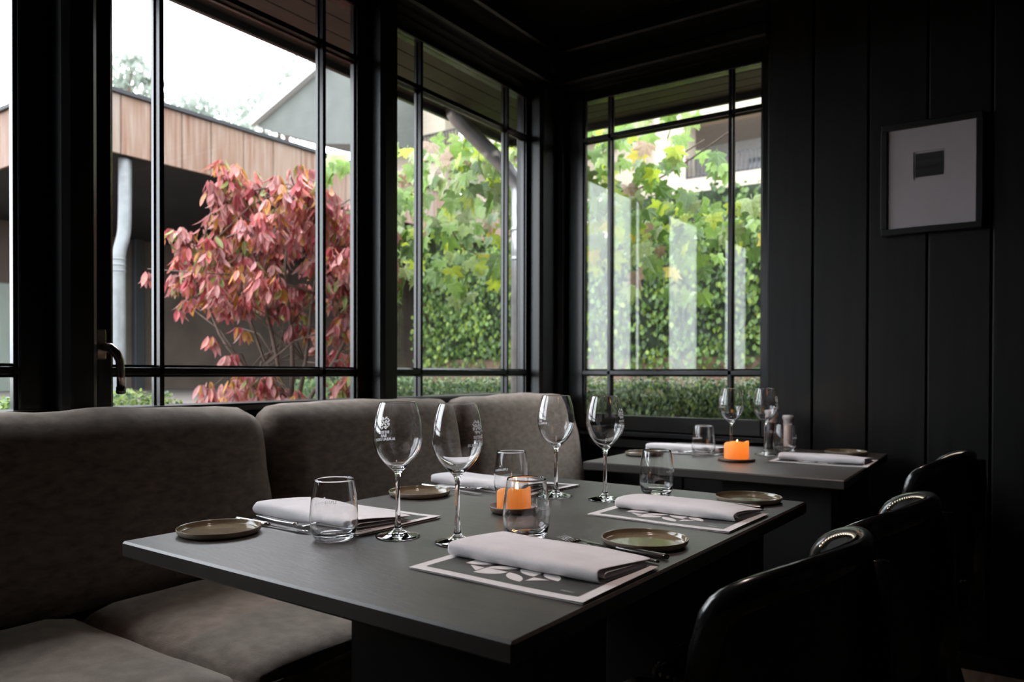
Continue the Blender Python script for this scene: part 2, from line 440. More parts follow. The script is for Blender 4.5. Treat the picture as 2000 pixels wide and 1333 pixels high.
# --- windows.  a window runs along 'u' (wall direction); d = depth axis, inside positive
def window(name, axis, plane, u0, u1, s0, s1, bars, handle=None):
    """axis 'y': lies in plane x=plane, room at +x ; axis 'x': lies in plane y=plane, room at -y"""
    root = struct(name)
    zb, zt = .848, 2.32
    def bx(mb, a, b, d0, d1, z0, z1, bev=0):
        if axis == 'y': return mb.box(plane + d0, plane + d1, a, b, z0, z1, bev)
        return mb.box(a, b, plane - d0, plane - d1, z0, z1, bev)
    def pr(mb, poly, a, b, vert):
        # poly in (across, depth)
        if vert:
            q = [(plane + d, t) if axis == 'y' else (t, plane - d) for t, d in poly]
            return mb.prism(q, 2, a, b)
        q = [(plane + d, t) for t, d in poly] if axis == 'y' else [(plane - d, t) for t, d in poly]
        return mb.prism(q, 1 if axis == 'y' else 0, a, b)
    for a, b, g in ((s0, u0, 1), (u1, s1, -1)):
        m = MB(); bx(m, a, b, -.013, .022, .78, 2.385, .003)
        # stepped glazing bead beside the pane
        e = b if g == 1 else a
        bx(m, min(e, e + g * .008), max(e, e + g * .008), -.009, .012, zb - .01, zt + .01, .002)
        m.build('stile', K['bead'], root)
    for z0, z1 in ((.78, zb), (zt, 2.385)):
        m = MB(); bx(m, u0, u1, -.035, .022, z0, z1, .004); m.build('rail', K['bead'], root)
    def barpoly(c, w):
        return [(c - w, .005), (c - w * .62, .009), (c - w * .5, .022), (c + w * .5, .022), (c + w * .62, .009), (c + w, .005),
                (c + w, -.006), (c + w * .6, -.011), (c - w * .6, -.011), (c - w, -.006)]
    for c in bars:
        m = MB(); pr(m, barpoly(c, .0135), zb, zt, True); m.build('glazing_bar', K['bead'], root, fix=True)
    for c in (1.045, 2.14):
        m = MB(); pr(m, barpoly(c, .0165), u0, u1, False); m.build('glazing_bar', K['bead'], root, fix=True)
    ue = [u0] + list(bars) + [u1]; ze = [zb, 1.045, 2.14, zt]
    for i in range(len(ue) - 1):
        for j in range(3):
            m = MB(); bx(m, ue[i], ue[i + 1], -.004, .003, ze[j], ze[j + 1]); m.build('pane', K['pane'], root)
    return root

window('window_1', 'y', -1.99, -.05, .826, -.115, .8956, [.09, .686])
w2 = window('window_2', 'y', -1.99, 1.045, 1.908, .978, 1.963, [1.181, 1.756])
window('window_3', 'y', -1.99, 2.093, 2.98, 2.05, 3.006, [2.246, 2.829])
window('window_4', 'x', 3.2, -1.78, -.942, -1.864, -.912, [-1.643, -1.075])

# handle of the second window (grip hangs down from its neck)
hd = empty('handle', (-1.965, 1.012, 1.100), 0, w2)
MB().box(-.004, .008, -.014, .014, -.028, .05, b=.004).build('mounting_plate', K['handle'], hd)
m = MB()
m.tube([(.006, 0, 0), (.02, .002, .004), (.034, .008, .002), (.046, .018, -.012), (.05, .024, -.03), (.051, .026, -.07), (.051, .026, -.098)],
       [.011, .012, .0125, .0115, .0105, .010, .010], n=14, flat=(.9, 1.0))
m.build('grip', K['handle'], hd)
MB().lathe([(0, -.115), (.009, -.114), (.0115, -.111), (.0115, -.096), (0, -.095)], 16, (.051, .026, 0)).build('end_cap', K['dsteel'], hd)

# --- the eave over the windows: soffit boards and fascia
ev = struct('trim_5')
for k in range(4):
    a = -2.05 - .107 * k
    MB().box(a - .104, a, -2.2, 3.59, 2.36, 2.38, b=.003).build('soffit_board', K['soffit'], ev)
    c = 3.262 + .083 * k
    MB().box(-2.05, 3.0, c, c + .080, 2.36, 2.38, b=.003).build('soffit_board', K['soffit'], ev)
MB().box(-2.60, -2.0, -2.2, 3.69, 2.385, 2.40).build('eave_deck', K['fascia'], ev)
MB().box(-2.05, 3.0, 3.26, 3.69, 2.385, 2.40).build('eave_deck', K['fascia'], ev)
MB().box(-2.495, -2.473, -2.2, 3.61, 2.33, 2.40, b=.003).build('fascia_board', K['fascia'], ev)
MB().box(-2.473, 3.0, 3.592, 3.612, 2.33, 2.40, b=.003).build('fascia_board', K['fascia'], ev)

# --- picture on the back wall
pic = thing('framed_picture', 'black-framed small dark photograph in a wide white mount on the black wall', 'picture', (-.326, 3.147, 1.755))
m = MB()
m.box(-.16, .16, -.03, 0, .18, .203, .002); m.box(-.16, .16, -.03, 0, -.203, -.18, .002)
m.box(-.162, -.14, -.03, 0, -.18, .18, .002); m.box(.14, .162, -.03, 0, -.18, .18, .002)
m.build('frame', K['frame'], pic)
m = MB()
m.box(-.14, -.055, -.021, -.012, -.181, .181); m.box(.046, .14, -.021, -.012, -.181, .181)
m.box(-.055, .046, -.021, -.012, .092, .181); m.box(-.055, .046, -.021, -.012, -.181, -.008)
m.build('mount', K['mat'], pic)
MB().box(-.055, .046, -.0165, -.012, -.008, .092).build('inner_mount', K['mat'], pic)
MB().box(-.049, .041, -.0185, -.0165, 0, .085).build('photograph', K['photo'], pic)

# ================================================================ THE BENCH
def cushion(sx, sy, sz, r, bulge, seed, cuts=14, wr=.004, lean=0):
    """soft rounded box centred on the origin; returns MB"""
    m = MB(); vs = {}; out = []; fs = []
    n = cuts
    def vid(i, j, k):
        key = (i, j, k)
        if key in vs: return vs[key]
        p = [(-1 + 2 * t / n) for t in key]
        h = [sx / 2, sy / 2, sz / 2]
        q = [p[a] * h[a] for a in range(3)]
        inn = [max(-h[a] + r, min(h[a] - r, q[a])) for a in range(3)]
        d = Vector([q[a] - inn[a] for a in range(3)])
        if d.length > 1e-9: d = d.normalized() * r
        v = Vector(inn) + d
        u = [v[a] / h[a] for a in range(3)]
        v.x += bulge * u[0] * (1 - u[1] ** 2) * (1 - u[2] ** 2)
        v.z += bulge * .8 * u[2] * (1 - u[1] ** 2) * (1 - u[0] ** 2)
        nz = noise.noise_vector(Vector((v.x * 7 + seed, v.y * 7, v.z * 7))) * wr + noise.noise_vector(Vector((v.x * 22 + seed, v.y * 16, v.z * 16))) * wr * .35
        v += nz
        v.x -= lean * (v.z / sz + .5)
        vs[key] = len(out); out.append(v)
        return vs[key]
    for a in range(3):
        b, c = (a + 1) % 3, (a + 2) % 3
        for side in (0, n):
            for i in range(n):
                for j in range(n):
                    qd = []
                    for (di, dj) in ((0, 0), (1, 0), (1, 1), (0, 1)):
                        kk = [0, 0, 0]; kk[a] = side; kk[b] = i + di; kk[c] = j + dj
                        qd.append(vid(*kk))
                    fs.append(qd if side else qd[::-1])
    m.add(out, fs, 0, True)
    return m

bench = thing('banquette_bench', 'long black banquette base with grey seat cushions along the window wall', 'bench', (-1.6, 1.3, 0))
MB().box(-.32, .44, -1.5, 1.82, 0, .345, b=.006).build('plinth', K['plinth'], bench)
SEATY = [(-.16, .828), (.830, 1.72), (1.722, 2.60)]
SL = ['grey-brown fabric seat cushion on the bench, bottom left corner of the photo', 'grey-brown fabric seat cushion on the bench under the near end of the big table',
      'grey-brown fabric seat cushion on the bench under the far end of the big table']
for i, (a, b) in enumerate(SEATY):
    m = cushion(.635, b - a - .004, .175, .05, .004, 3 + i * 7, wr=.004)
    # piped seam round the top edge
    o = m.build('seat_cushion', K['fabric']); o.location = (-1.418, (a + b) / 2, .442)
    tag(o, SL[i], 'cushion', 'bench seat cushions')
    hx, hy, zz = .311, (b - a) / 2 - .012, .052
    pts = []
    for (cx, cy, a0) in ((hx - .04, hy - .04, 0), (-hx + .04, hy - .04, 90), (-hx + .04, -hy + .04, 180), (hx - .04, -hy + .04, 270)):
        for k in range(6):
            t = R(a0 + 18 * k); pts.append((cx + .045 * cos(t), cy + .045 * sin(t), zz))
    pts.append(pts[0])
    MB().tube(pts, .0045, 8).build('piping', K['fabric'], o)
BACKY = [(.34, 1.388), (1.396, 2.245), (2.258, 3.105)]
BL = ['grey-brown fabric back cushion of the bench at the left photo edge', 'grey-brown fabric back cushion in the middle of the bench',
      'grey-brown fabric back cushion at the far end of the bench, in the window corner']
for i, (a, b) in enumerate(BACKY):
    m = cushion(.148, b - a - .006, 0.42, .070, .014, 31 + i * 9, cuts=18, wr=.007, lean=.09)
    o = m.build('back_cushion', K['fabric']); o.location = (-1.757, (a + b) / 2, .733)
    tag(o, BL[i], 'cushion', 'bench back cushions')

# ================================================================ THE TABLES
def table(name, label, cx, cy, wx, ly, rz):
    t = thing(name, label, 'table', (cx, cy, 0), rz)
    MB().box(-wx / 2, wx / 2, -ly / 2, ly / 2, .7225, .75, b=.0035).build('tabletop', K['table'], t)
    for s in (-1, 1):
        yy = s * (ly / 2 - .17)
        MB().box(.02, wx / 2 - .055, yy - .045, yy + .045, .03, .7225, b=.004).build('leg', K['plinth'], t)
        MB().box(-.06, wx / 2 - .04, yy - .07, yy + .07, 0, .03, b=.006).build('foot', K['plinth'], t)
    MB().box(.15, .21, -ly / 2 + .215, ly / 2 - .215, .60, .68, b=.004).build('stretcher', K['plinth'], t)
    return t
table('dining_table', 'dark stained wooden dining table laid for four in the foreground', -.866, 1.2575, .834, 1.13, R(-1.7))
table('dining_table', 'dark stained wooden dining table laid for two beside the right window', -.847, 2.652, .806, .852, R(1.4))
TZ = .75

# ---------------------------------------------------------------- lettering helpers
def text_mesh(body, size, align='CENTER', bold=0.0):
    cu = bpy.data.curves.new('lettering', 'FONT')
    cu.body = body; cu.size = size; cu.align_x = align; cu.resolution_u = 2; cu.offset = bold
    ob = bpy.data.objects.new('lettering', cu); col.objects.link(ob)
    dg = bpy.context.evaluated_depsgraph_get(); dg.update()
    me = bpy.data.meshes.new_from_object(ob.evaluated_get(dg))
    vs = [tuple(v.co) for v in me.vertices]; fs = [tuple(p.vertices) for p in me.polygons]
    bpy.data.objects.remove(ob); bpy.data.meshes.remove(me); bpy.data.curves.remove(cu)
    return vs, fs

def emblem(cols=4, rows=5, s=1.0):
    """pattern of petals in a grid, mirrored about the middle; returns polygons in a cols*s by rows*s field centred on 0"""
    polys = []
    def arc_petal(cx, cy, qx, qy):
        # lens between two opposite corners of the cell
        P = []
        n = 6
        for k in range(n + 1):
            a = pi / 2 * k / n
            P.append((cx + qx * (-.5 + sin(a)) * s * .97, cy + qy * (-.5 + 1 - cos(a)) * s * .97))
        for k in range(1, n):
            a = pi / 2 * k / n
            P.append((cx + qx * (.5 - sin(a)) * s * .97, cy + qy * (.5 - 1 + cos(a)) * s * .97))
        return P
    def quarter(cx, cy, qx, qy):
        P = [(cx - qx * .49 * s, cy - qy * .49 * s)]
        for k in range(8):
            a = pi / 2 * k / 7
            P.append((cx + (-.49 + .95 * cos(a)) * qx * s, cy + (-.49 + .95 * sin(a)) * qy * s))
        return P
    for i in range(cols):
        for j in range(rows):
            cx = (i - (cols - 1) / 2) * s; cy = (j - (rows - 1) / 2) * s
            sx = 1 if i >= cols / 2 else -1
            sy = 1 if j > (rows - 1) / 2 else -1
            edge = (i in (0, cols - 1)) and (j in (0, rows - 1))
            if edge:
                P = [(cx - sx * .45 * s, cy - sy * .45 * s), (cx + sx * .2 * s, cy - sy * .45 * s), (cx - sx * .45 * s, cy + sy * .2 * s)]
            elif (i + j) % 2 == 0:
                P = arc_petal(cx, cy, sx, sy)
            else:
                P = quarter(cx, cy, -sx, sy if j != (rows - 1) / 2 else 1)
            polys.append(P)
    return polys

def decal(name, parts, radius_fn, ang0, parent, material, label, th=.00025, inside=False):
    """parts = [(verts2d, faces)], u = along the circumference in metres, v = height; wraps onto a lathe surface"""
    m = MB()
    for vs, fs in parts:
        q = []
        for p in vs:
            rad = radius_fn(p[1]) + th
            a = ang0 + p[0] / rad
            q.append((rad * cos(a), rad * sin(a), p[1]))
        m.add(q, fs)
    return m.build(name, material, parent, label=label)

def interp(prof):
    P = sorted((z, r) for r, z in prof)
    def f(z):
        for (z0, r0_), (z1, r1_) in zip(P, P[1:]):
            if z0 <= z <= z1:
                return r0_ + (r1_ - r0_) * ((z - z0) / (z1 - z0) if z1 > z0 else 0)
        return P[-1][1]
    return f

def smooth_prof(P, k=4):
    """Catmull-Rom refinement of a profile"""
    out = []
    n = len(P)
    for i in range(n - 1):
        p0, p1, p2, p3 = P[max(i - 1, 0)], P[i], P[i + 1], P[min(i + 2, n - 1)]
        for j in range(k):
            t = j / k
            q = []
            for a in (0, 1):
                q.append(.5 * (2 * p1[a] + (p2[a] - p0[a]) * t + (2 * p0[a] - 5 * p1[a] + 4 * p2[a] - p3[a]) * t * t + (-p0[a] + 3 * p1[a] - 3 * p2[a] + p3[a]) * t ** 3))
            out.append((max(q[0], 0), q[1]))
    out.append(P[-1])
    return out

# ---------------------------------------------------------------- wine glasses
W_OUT_FOOT = [(.0, .0032), (.012, .0028), (.026, .0014), (.0355, .0004), (.0370, .0002), (.0388, .0012), (.0390, .0024), (.0370, .0034)]
W_STEM = smooth_prof([(.0370, .0034), (.028, .0052), (.016, .0085), (.0085, .0135), (.0058, .021), (.0046, .036), (.0040, .07), (.0041, .098), (.0052, .110), (.0085, .117)], 3)
W_BOWL = smooth_prof([(.0085, .117), (.0175, .1255), (.0290, .1375), (.0380, .1525), (.0428, .168), (.0436, .180), (.0420, .198), (.0385, .217), (.0345, .232), (.0322, .2385)], 4)
W_IN = smooth_prof([(.0313, .2385), (.0336, .232), (.0376, .217), (.0411, .198), (.0426, .180), (.0417, .1685), (.0368, .1535), (.0276, .139), (.0150, .1272), (.006, .1235), (0, .1228)], 4)
wine_prof = W_OUT_FOOT + W_STEM[1:] + W_BOWL[1:] + [(.03180, .2390)] + W_IN
wine_mesh = MB().lathe(wine_prof, 64).mesh('wine_glass_body', K['glass'])
bowl_r = interp(W_BOWL)

def print_wine(ang, parent):
    parts = []
    s = .0060
    for P in emblem(4, 4, s):
        parts.append(([(p[0], p[1] + .2) for p in P], [tuple(range(len(P)))]))
    for body, sz, z in (('BISTRO', .0072, .1805), ('BAR', .0072, .1740), ('BUREAU DEUX', .0068, .1676)):
        vs, fs = text_mesh(body, sz, bold=.0003)
        parts.append(([(v[0], v[1] + z) for v in vs], fs))
    return decal('logo_print', parts, bowl_r, ang, parent, K['etch'], 'white petal emblem over the lettering BISTRO BAR BUREAU DEUX')

def wine_glass(x, y, ang, label):
    o = place('wine_glass', wine_mesh, None, (x, y, TZ))
    tag(o, label, 'wine glass', 'empty wine glasses')
    print_wine(ang, o)
    return o
wine_glass(-.935, 1.004, R(170), 'tall empty wine glass on the big table, left one of the front pair')
wine_glass(-.818, 1.026, R(2), 'tall empty wine glass on the big table, right one of the front pair')
wine_glass(-.939, 1.550, R(182), 'tall empty wine glass on the big table, just behind the lit candle')
wine_glass(-.820, 1.571, R(-2), 'tall empty wine glass on the big table, left of the far right napkin')
wine_glass(-.902, 2.691, R(170), 'empty wine glass on the far table directly behind the lit candle')
wine_glass(-.808, 2.779, R(-5), 'empty wine glass on the far table in front of the pepper mill')

# ---------------------------------------------------------------- tumblers
T_OUT = smooth_prof([(.0270, .0002), (.0310, .0014), (.0360, .0075), (.0400, .020), (.0415, .034), (.0412, .050), (.0396, .070), (.0368, .090), (.0342, .1055)], 4)
T_IN = smooth_prof([(.0331, .1055), (.0356, .090), (.0384, .070), (.0400, .050), (.0402, .034), (.0384, .021), (.0320, .0120), (.020, .0092), (0, .0088)], 4)
tumbler_mesh = MB().lathe([(0, .0016), (.018, .0014), (.0245, .0005), (.0262, .0002)] + T_OUT + [(.0337, .1061)] + T_IN, 64).mesh('tumbler_body', K['glass'])
tumb_r = interp(T_OUT)
def tumbler(x, y, ang, label):
    o = place('tumbler', tumbler_mesh, None, (x, y, TZ))
    tag(o, label, 'tumbler', 'stemless water tumblers')
    vs, fs = text_mesh('S.PELLEGRINO', .0072, bold=.00022)
    parts = [([(v[0], v[1] + .0555) for v in vs], fs)]
    st = []
    for k in range(10):
        rad = .0034 if k % 2 == 0 else .0014
        st.append((rad * sin(pi * k / 5), .0665 + rad * cos(pi * k / 5)))
    parts.append((st + [(0, .0665)], [(10, (k + 1) % 10, k) for k in range(10)]))
    decal('lettering', parts, tumb_r, ang, o, K['etch'], 'white star over the lettering S.PELLEGRINO')
    return o
tumbler(-1.012, .925, R(163), 'empty tumbler on the big table before the near left napkin')
tumbler(-.742, 1.125, R(-3), 'empty tumbler on the big table standing right in front of the lit candle')
tumbler(-1.029, 1.495, R(168), 'empty tumbler on the big table behind the lit candle')
tumbler(-.759, 1.722, R(0), 'empty tumbler on the big table behind the far right napkin')
tumbler(-.985, 2.640, R(150), 'empty tumbler on the far table left of its lit candle')
tumbler(-.768, 2.885, R(0), 'empty tumbler on the far table in front of the salt mill')

# ---------------------------------------------------------------- plates
PL = smooth_prof([(.058, 0), (.0655, .0012), (.0712, .0055), (.0732, .0118)], 4)
PLI = smooth_prof([(.0712, .0122), (.0692, .0075), (.0668, .0050), (.060, .0042), (.03, .0040), (0, .0040)], 4)
plate_in = MB().lathe([(.0727, .0126)] + PLI, 64).mesh('glazed_well', K['plate'])
plate_out = MB().lathe([(0, .001), (.05, .001), (.0575, 0)] + PL + [(.0730, .0124), (.0727, .0126)], 64).mesh('plate', K['platerim'])
def plate(x, y, label):
    o = place('side_plate', plate_out, None, (x, y, TZ))
    tag(o, label, 'plate', 'stoneware side plates')
    place('glazed_well', plate_in, o)
plate(-1.220, .842, 'round taupe side plate at the near left corner of the big table')
plate(-1.212, 1.377, 'round taupe side plate at the bench edge, behind the front wine glasses')
plate(-.551, 1.202, 'round taupe side plate between the two right napkins of the big table')
plate(-.544, 1.744, 'round taupe side plate at the far right corner of the big table')
plate(-1.150, 2.515, 'round taupe side plate at the bench side of the far table')
plate(-.575, 2.975, 'round taupe side plate behind the right napkin of the far table')

# ---------------------------------------------------------------- printed menus (placemats)
def menu(x, y, rz, label, lx=.30, ly=.215, flip=False):
    """folded sheet: long side along local x, centred on (x, y); the diner sits at local -y"""
    t = thing('placemat_menu', label, 'menu', (x, y, TZ), rz, 'printed paper menus')
    m = MB()
    n = 10
    def sheet(z0, lift):
        vs = []; fs = []
        for i in range(n + 1):
            for j in range(n + 1):
                u = i / n; v = j / n
                z = z0 + lift * (max(0, u - .75) * 4) ** 2 * (.3 + .7 * v) + .0004 * sin(7 * u + 3 * v)
                vs.append(((u - .5) * lx, (v - .5) * ly, z))
        k = len(vs)
        vs += [(p[0], p[1], p[2] - .0006) for p in vs]
        W = n + 1
        for i in range(n):
            for j in range(n):
                a = i * W + j
                fs.append((a, a + W, a + W + 1, a + 1)); fs.append((k + a, k + a + 1, k + a + W + 1, k + a + W))
        for i in range(n):
            for (a, b) in ((i * W, (i + 1) * W), ((i + 1) * W + n, i * W + n), (n * W + i, n * W + i + 1), (i + 1, i)):
                fs.append((a, k + a, k + b, b))
        return vs, fs
    for z0, lift in ((.0012, .0006), (.0030, .003)):
        m.add(*sheet(z0, lift))
    m.build('paper_sheet', K['paper'], t)
    def top(u, v):   # height of the upper sheet at local x, y
        uu_ = u / lx + .5; vv = v / ly + .5
        return .0030 + .003 * (max(0, uu_ - .75) * 4) ** 2 * (.3 + .7 * vv) + .0004 * sin(7 * uu_ + 3 * vv)
    bd = .018
    m = MB(); W = n + 1; vs = []; fs = []
    for i in range(W):
        for j in range(W):
            u = (i / n - .5) * (lx - 2 * bd); v = (j / n - .5) * (ly - 2 * bd)
            vs.append((u, v, top(u, v) + .0004))
    for i in range(n):
        for j in range(n):
            a = i * W + j; fs.append((a, a + W, a + W + 1, a + 1))
    m.add(vs, fs)
    m.build('slate_panel', K['ink'], t, label='slate-grey printed panel')
    m = MB()
    sgn = -1 if flip else 1
    for P in emblem(4, 5, .040):
        q = [(p[0] * 1.05 - .012, p[1] * .82 * sgn + .006) for p in P]
        m.add([(a, b, top(a, b) + .0008) for a, b in q], [tuple(range(len(q)))])
    m.build('petal_print', K['print'], t, label='white petal emblem')
    vs, fs = text_mesh('MENU', .007)
    MB().add([(lx / 2 - .042 + v[0], -ly / 2 + .028 + v[1], top(lx / 2 - .042, -ly / 2 + .028) + .0009) for v in vs], fs).build('lettering', K['print'], t, label='tiny white lettering')
    return t
menu(-.614, .950, R(-2), 'grey and white printed menu under the nearest napkin, front right of the big table')
menu(-.606, 1.480, R(-2.5), 'grey and white printed menu under the far right napkin of the big table')
menu(-1.136, 1.078, R(-2), 'grey and white printed menu under the near left napkin of the big table', flip=True)
menu(-1.125, 1.620, R(-3), 'grey and white printed menu under the far left napkin of the big table', flip=True)
menu(-.585, 2.668, R(1.2), 'grey and white printed menu under the right napkin of the far table')
menu(-1.085, 2.735, R(2), 'grey and white printed menu under the left napkin of the far table', flip=True)

# ---------------------------------------------------------------- folded napkins
def napkin(x, y, rz, lx, ly, label, h=.021, seed=0, sag=1):
    """rolled fold faces local -y, loose layers show at the other side and at the +x end"""
    m = MB()
    path = []
    path.append((.96, .0018)); path.append((.3, .0016))
    for k in range(9):
        a = -pi / 2 - pi * k / 8
        path.append((.085 + .085 * cos(a), .5 + .5 * sin(a)))
    path += [(.35, 1.0), (.7, .88), (1.0, .70)]
    inner = [(.97, .66), (.5, .70), (.16, .66)]
    for k in range(5):
        a = pi / 2 + pi * k / 4
        inner.append((.15 + .05 * cos(a), .47 + .19 * sin(a)))
    inner += [(.5, .30), (.98, .26)]
    n = 22
    for pth in (path, inner):
        vs = []; fs = []
        for i in range(n + 1):
            u = i / n
            for (a, b) in pth:
                yy = (a - .5) * ly; zz = .0042 + max(b, .02) * h if b > .01 else .0050
                nz = noise.noise(Vector((u * 3 + seed, a * 2.5, b * 2))) * .0035 * min(1, b + .15)
                drop = sag * .006 * max(0, u - .72) * 3.5 * b * (.4 + a)
                xx = (u - .5) * lx + noise.noise(Vector((a * 4, b * 3 + seed, u * .5))) * .004 + (.012 * a if u > .5 else -.004 * a) * abs(u - .5) * 2
                vs.append((xx, yy + noise.noise(Vector((u * 5, seed, b))) * .003, max(zz + nz - drop, .0046)))
        k = len(pth)
        for i in range(n):
            for j in range(k - 1):
                p = i * k + j
                fs.append((p, p + 1, p + k + 1, p + k))
        m.add(vs, fs, 0, True)
    o = m.build('napkin', K['cloth'])
    o.location = (x, y, TZ); o.rotation_euler = (0, 0, rz)
    md = o.modifiers.new('cloth', 'SOLIDIFY'); md.thickness = .0016; md.offset = 0
    md2 = o.modifiers.new('soft', 'SUBSURF'); md2.levels = 1; md2.render_levels = 1
    tag(o, label, 'napkin', 'folded white napkins')
    return o
napkin(-.622, .998, R(-2.5), .272, .150, 'folded white napkin on the nearest menu, front right of the big table', seed=1)
napkin(-.608, 1.530, R(-2.5), .262, .140, 'folded white napkin on the far right menu of the big table, beside the corner plate', seed=2)
napkin(-1.155, 1.045, R(-3.5), .300, .150, 'folded white napkin on the near left menu, seen through the nearest tumbler', seed=3, h=.024)
napkin(-1.150, 1.585, R(-4), .300, .140, 'folded white napkin on the far left menu of the big table, by the bench', seed=4, h=.022)
napkin(-.585, 2.680, R(1), .265, .135, 'folded white napkin at the right of the far table, nearest the wall boards', seed=5)
napkin(-1.085, 2.745, R(2), .28, .14, 'folded white napkin at the left of the far table, by the window', seed=6)

# ---------------------------------------------------------------- cutlery
def fork_mesh(mat_):
    m = MB()
    m.tube([(-.1, 0, .004), (-.095, 0, .0045), (-.02, 0, .004), (.03, 0, .006), (.045, 0, .0075)], [.003, .0042, .0032, .0026, .004], 10, flat=(1.2, .55))
    P = [(.042, -.004), (.055, -.0095), (.066, -.0115), (.066, .0115), (.055, .0095), (.042, .004)]
    m.prism([(a, b) for a, b in P], 2, .0066, .0082)
    for k in range(4):
        yy = -.0093 + .0062 * k
        m.tube([(.065, yy, .0074), (.08, yy, .0085), (.102, yy * .9, .012)], [.0017, .0016, .0009], 6)
    return m.mesh('fork', mat_)
def knife_mesh(mat_):
    m = MB()
    m.tube([(-.11, 0, .005), (-.104, 0, .0052), (-.02, 0, .0048), (-.008, 0, .0045)], [.0048, .0062, .0052, .004], 12, flat=(1.15, .7))
    m.prism([(-.01, -.0035), (.08, -.0075), (.103, -.003), (.108, .004), (.06, .006), (-.01, .0035)], 2, .0035, .0050)
    return m.mesh('knife', mat_)
fk = {k: fork_mesh(K[k]) for k in ('steel', 'dsteel')}; kn = {k: knife_mesh(K[k]) for k in ('steel', 'dsteel')}
def cutlery(kind, x, y, ang, label, mk='steel', z=TZ):
    o = place(kind, (fk if kind == 'fork' else kn)[mk], None, (x, y, z))
    o.rotation_euler = (0, 0, ang)
    tag(o, label, kind, 'steel cutlery')
cutlery('fork', -.572, 1.105, R(168), 'steel fork on the big table beside the nearest napkin', 'dsteel')
cutlery('knife', -.582, 1.136, R(170), 'steel knife on the big table between the nearest napkin and the right plate', 'dsteel')
cutlery('fork', -1.190, .961, R(-7), 'steel fork on the big table between left plate and near left napkin', 'steel')
cutlery('knife', -1.185, .930, R(-1), 'steel knife on the big table next to the left plate', 'steel')
cutlery('fork', -1.205, 1.500, R(6), 'steel fork on the big table next to the far left napkin', 'steel')
cutlery('knife', -1.190, 1.468, R(-9), 'steel knife on the big table between bench-side plate and far left napkin', 'steel')
cutlery('fork', -.590, 1.628, R(176), 'steel fork on the big table behind the far right napkin', 'dsteel')
cutlery('knife', -.592, 1.652, R(178), 'steel knife on the big table before the far corner plate', 'dsteel')
cutlery('fork', -1.120, 2.625, R(10), 'steel fork on the far table before the left napkin', 'steel')
cutlery('knife', -1.125, 2.600, R(4), 'steel knife on the far table beside the left plate', 'steel')

# ---------------------------------------------------------------- candles
def candle(x, y, rad, h, sr, label, slabel, watts, bowl, fl=1.0):
    if bowl:
        sp = [(0, .001), (sr * .7, 0), (sr * .92, .004), (sr, .014), (sr * .975, .0155), (sr * .9, .007), (sr * .7, .0045), (0, .0042)]
    else:
        sp = [(0, 0), (sr * .95, 0), (sr, .003), (sr, .0085), (sr * .97, .010), (sr * .9, .0075), (0, .0072)]
    s = MB().lathe(sp, 48).build('candle_saucer', K['saucer']); s.location = (x, y, TZ)
    tag(s, slabel, 'saucer')
    z0 = .0045 if bowl else .0075
    c = MB()
    n = 40; prof = [(0, 0), (rad * .97, 0), (rad, .003), (rad, h * .8), (rad * .995, h * .93), (rad * .95, h), (rad * .86, h * .985), (rad * .72, h * .84), (rad * .35, h * .74), (0, h * .72)]
    c.lathe(prof, n)
    c.v = [(a, b, q + (.005 * sin(math.atan2(b, a) * 1.0 + 2.2) + .0025 * sin(3 * math.atan2(b, a))) * max(0, (q - h * .7) / (h * .3))) for a, b, q in c.v]
    o = c.build('candle', K['wax']); o.location = (x, y, TZ + z0)
    tag(o, label, 'candle', 'lit orange candles')
    MB().tube([(0, 0, h * .71), (.001, 0, h * .79), (.002, .001, h * .86)], .0009, 8).build('wick', K['wick'], o)
    f = [(0, -.003), (.0028, .001), (.0042, .006), (.0038, .012), (.0022, .02), (.0008, .028), (0, .032)]
    MB().lathe([(a * fl, b * fl) for a, b in smooth_prof(f, 3)], 16, (.002, .001, h * .80)).build('flame', K['flame'], o)
    l = bpy.data.lights.new('candle_light', 'POINT'); l.energy = watts; l.color = (1, .52, .2); l.shadow_soft_size = .004
    lo_ = bpy.data.objects.new('candle_light', l); col.objects.link(lo_); lo_.parent = o; lo_.location = (.002, .001, h * .93)
candle(-.900, 1.318, .036, .046, 0.052, 'squat lit orange candle on the big table behind a tumbler', 'brown clay saucer under the big table candle', 1.9, True)
candle(-.830, 2.530, .040, .056, .060, 'squat lit orange candle in the middle of the far table', 'flat dark saucer under the far table candle', 2.2, False, .62)

# ---------------------------------------------------------------- mills
def mill(x, y, rad, h, label, content, body, cap):
    t = thing('spice_mill', label, 'mill', (x, y, TZ), 0)
    hb = h * .70
    MB().lathe([(0, 0), (rad * .9, 0), (rad, .003), (rad * .97, .012), (rad, .02), (rad, hb - .004), (rad * .9, hb), (0, hb)], 32).build('jar', body, t)
    MB().lathe([(rad * 1.002, .022), (rad * 1.012, .0225), (rad * 1.012, hb * .86), (rad * 1.002, hb * .865)], 32).build('label_sleeve', content, t)
    MB().lathe([(0, hb), (rad * .96, hb), (rad * 1.04, hb + .006), (rad * 1.0, hb + .013), (rad * 1.06, hb + .02), (rad * 1.28, h - .012), (rad * 1.22, h - .003), (rad * 1.0, h), (0, h)], 32).build('grinder_cap', cap, t)
    return t
K['pepper'] = mat('black_peppercorns', (.02, .015, .012), rough=.5, var=.6, scale=120)
K['salt'] = mat('pink_salt', (.58, .40, .36), rough=.5, col2=(.66, .55, .52), scale=140)
K['cap'] = mat('frosted_grinder_plastic', (.45, .43, .43), rough=.25, var=.15, scale=60)
K['label'] = mat('black_mill_label', (.016, .012, .015), rough=.35, var=.4, scale=30)
mp_ = mill(-.855, 3.02, .021, .145, 'dark pepper mill on the far table under the window corner, behind a wine glass', K['label'], K['pepper'], K['cap'])
m = MB()
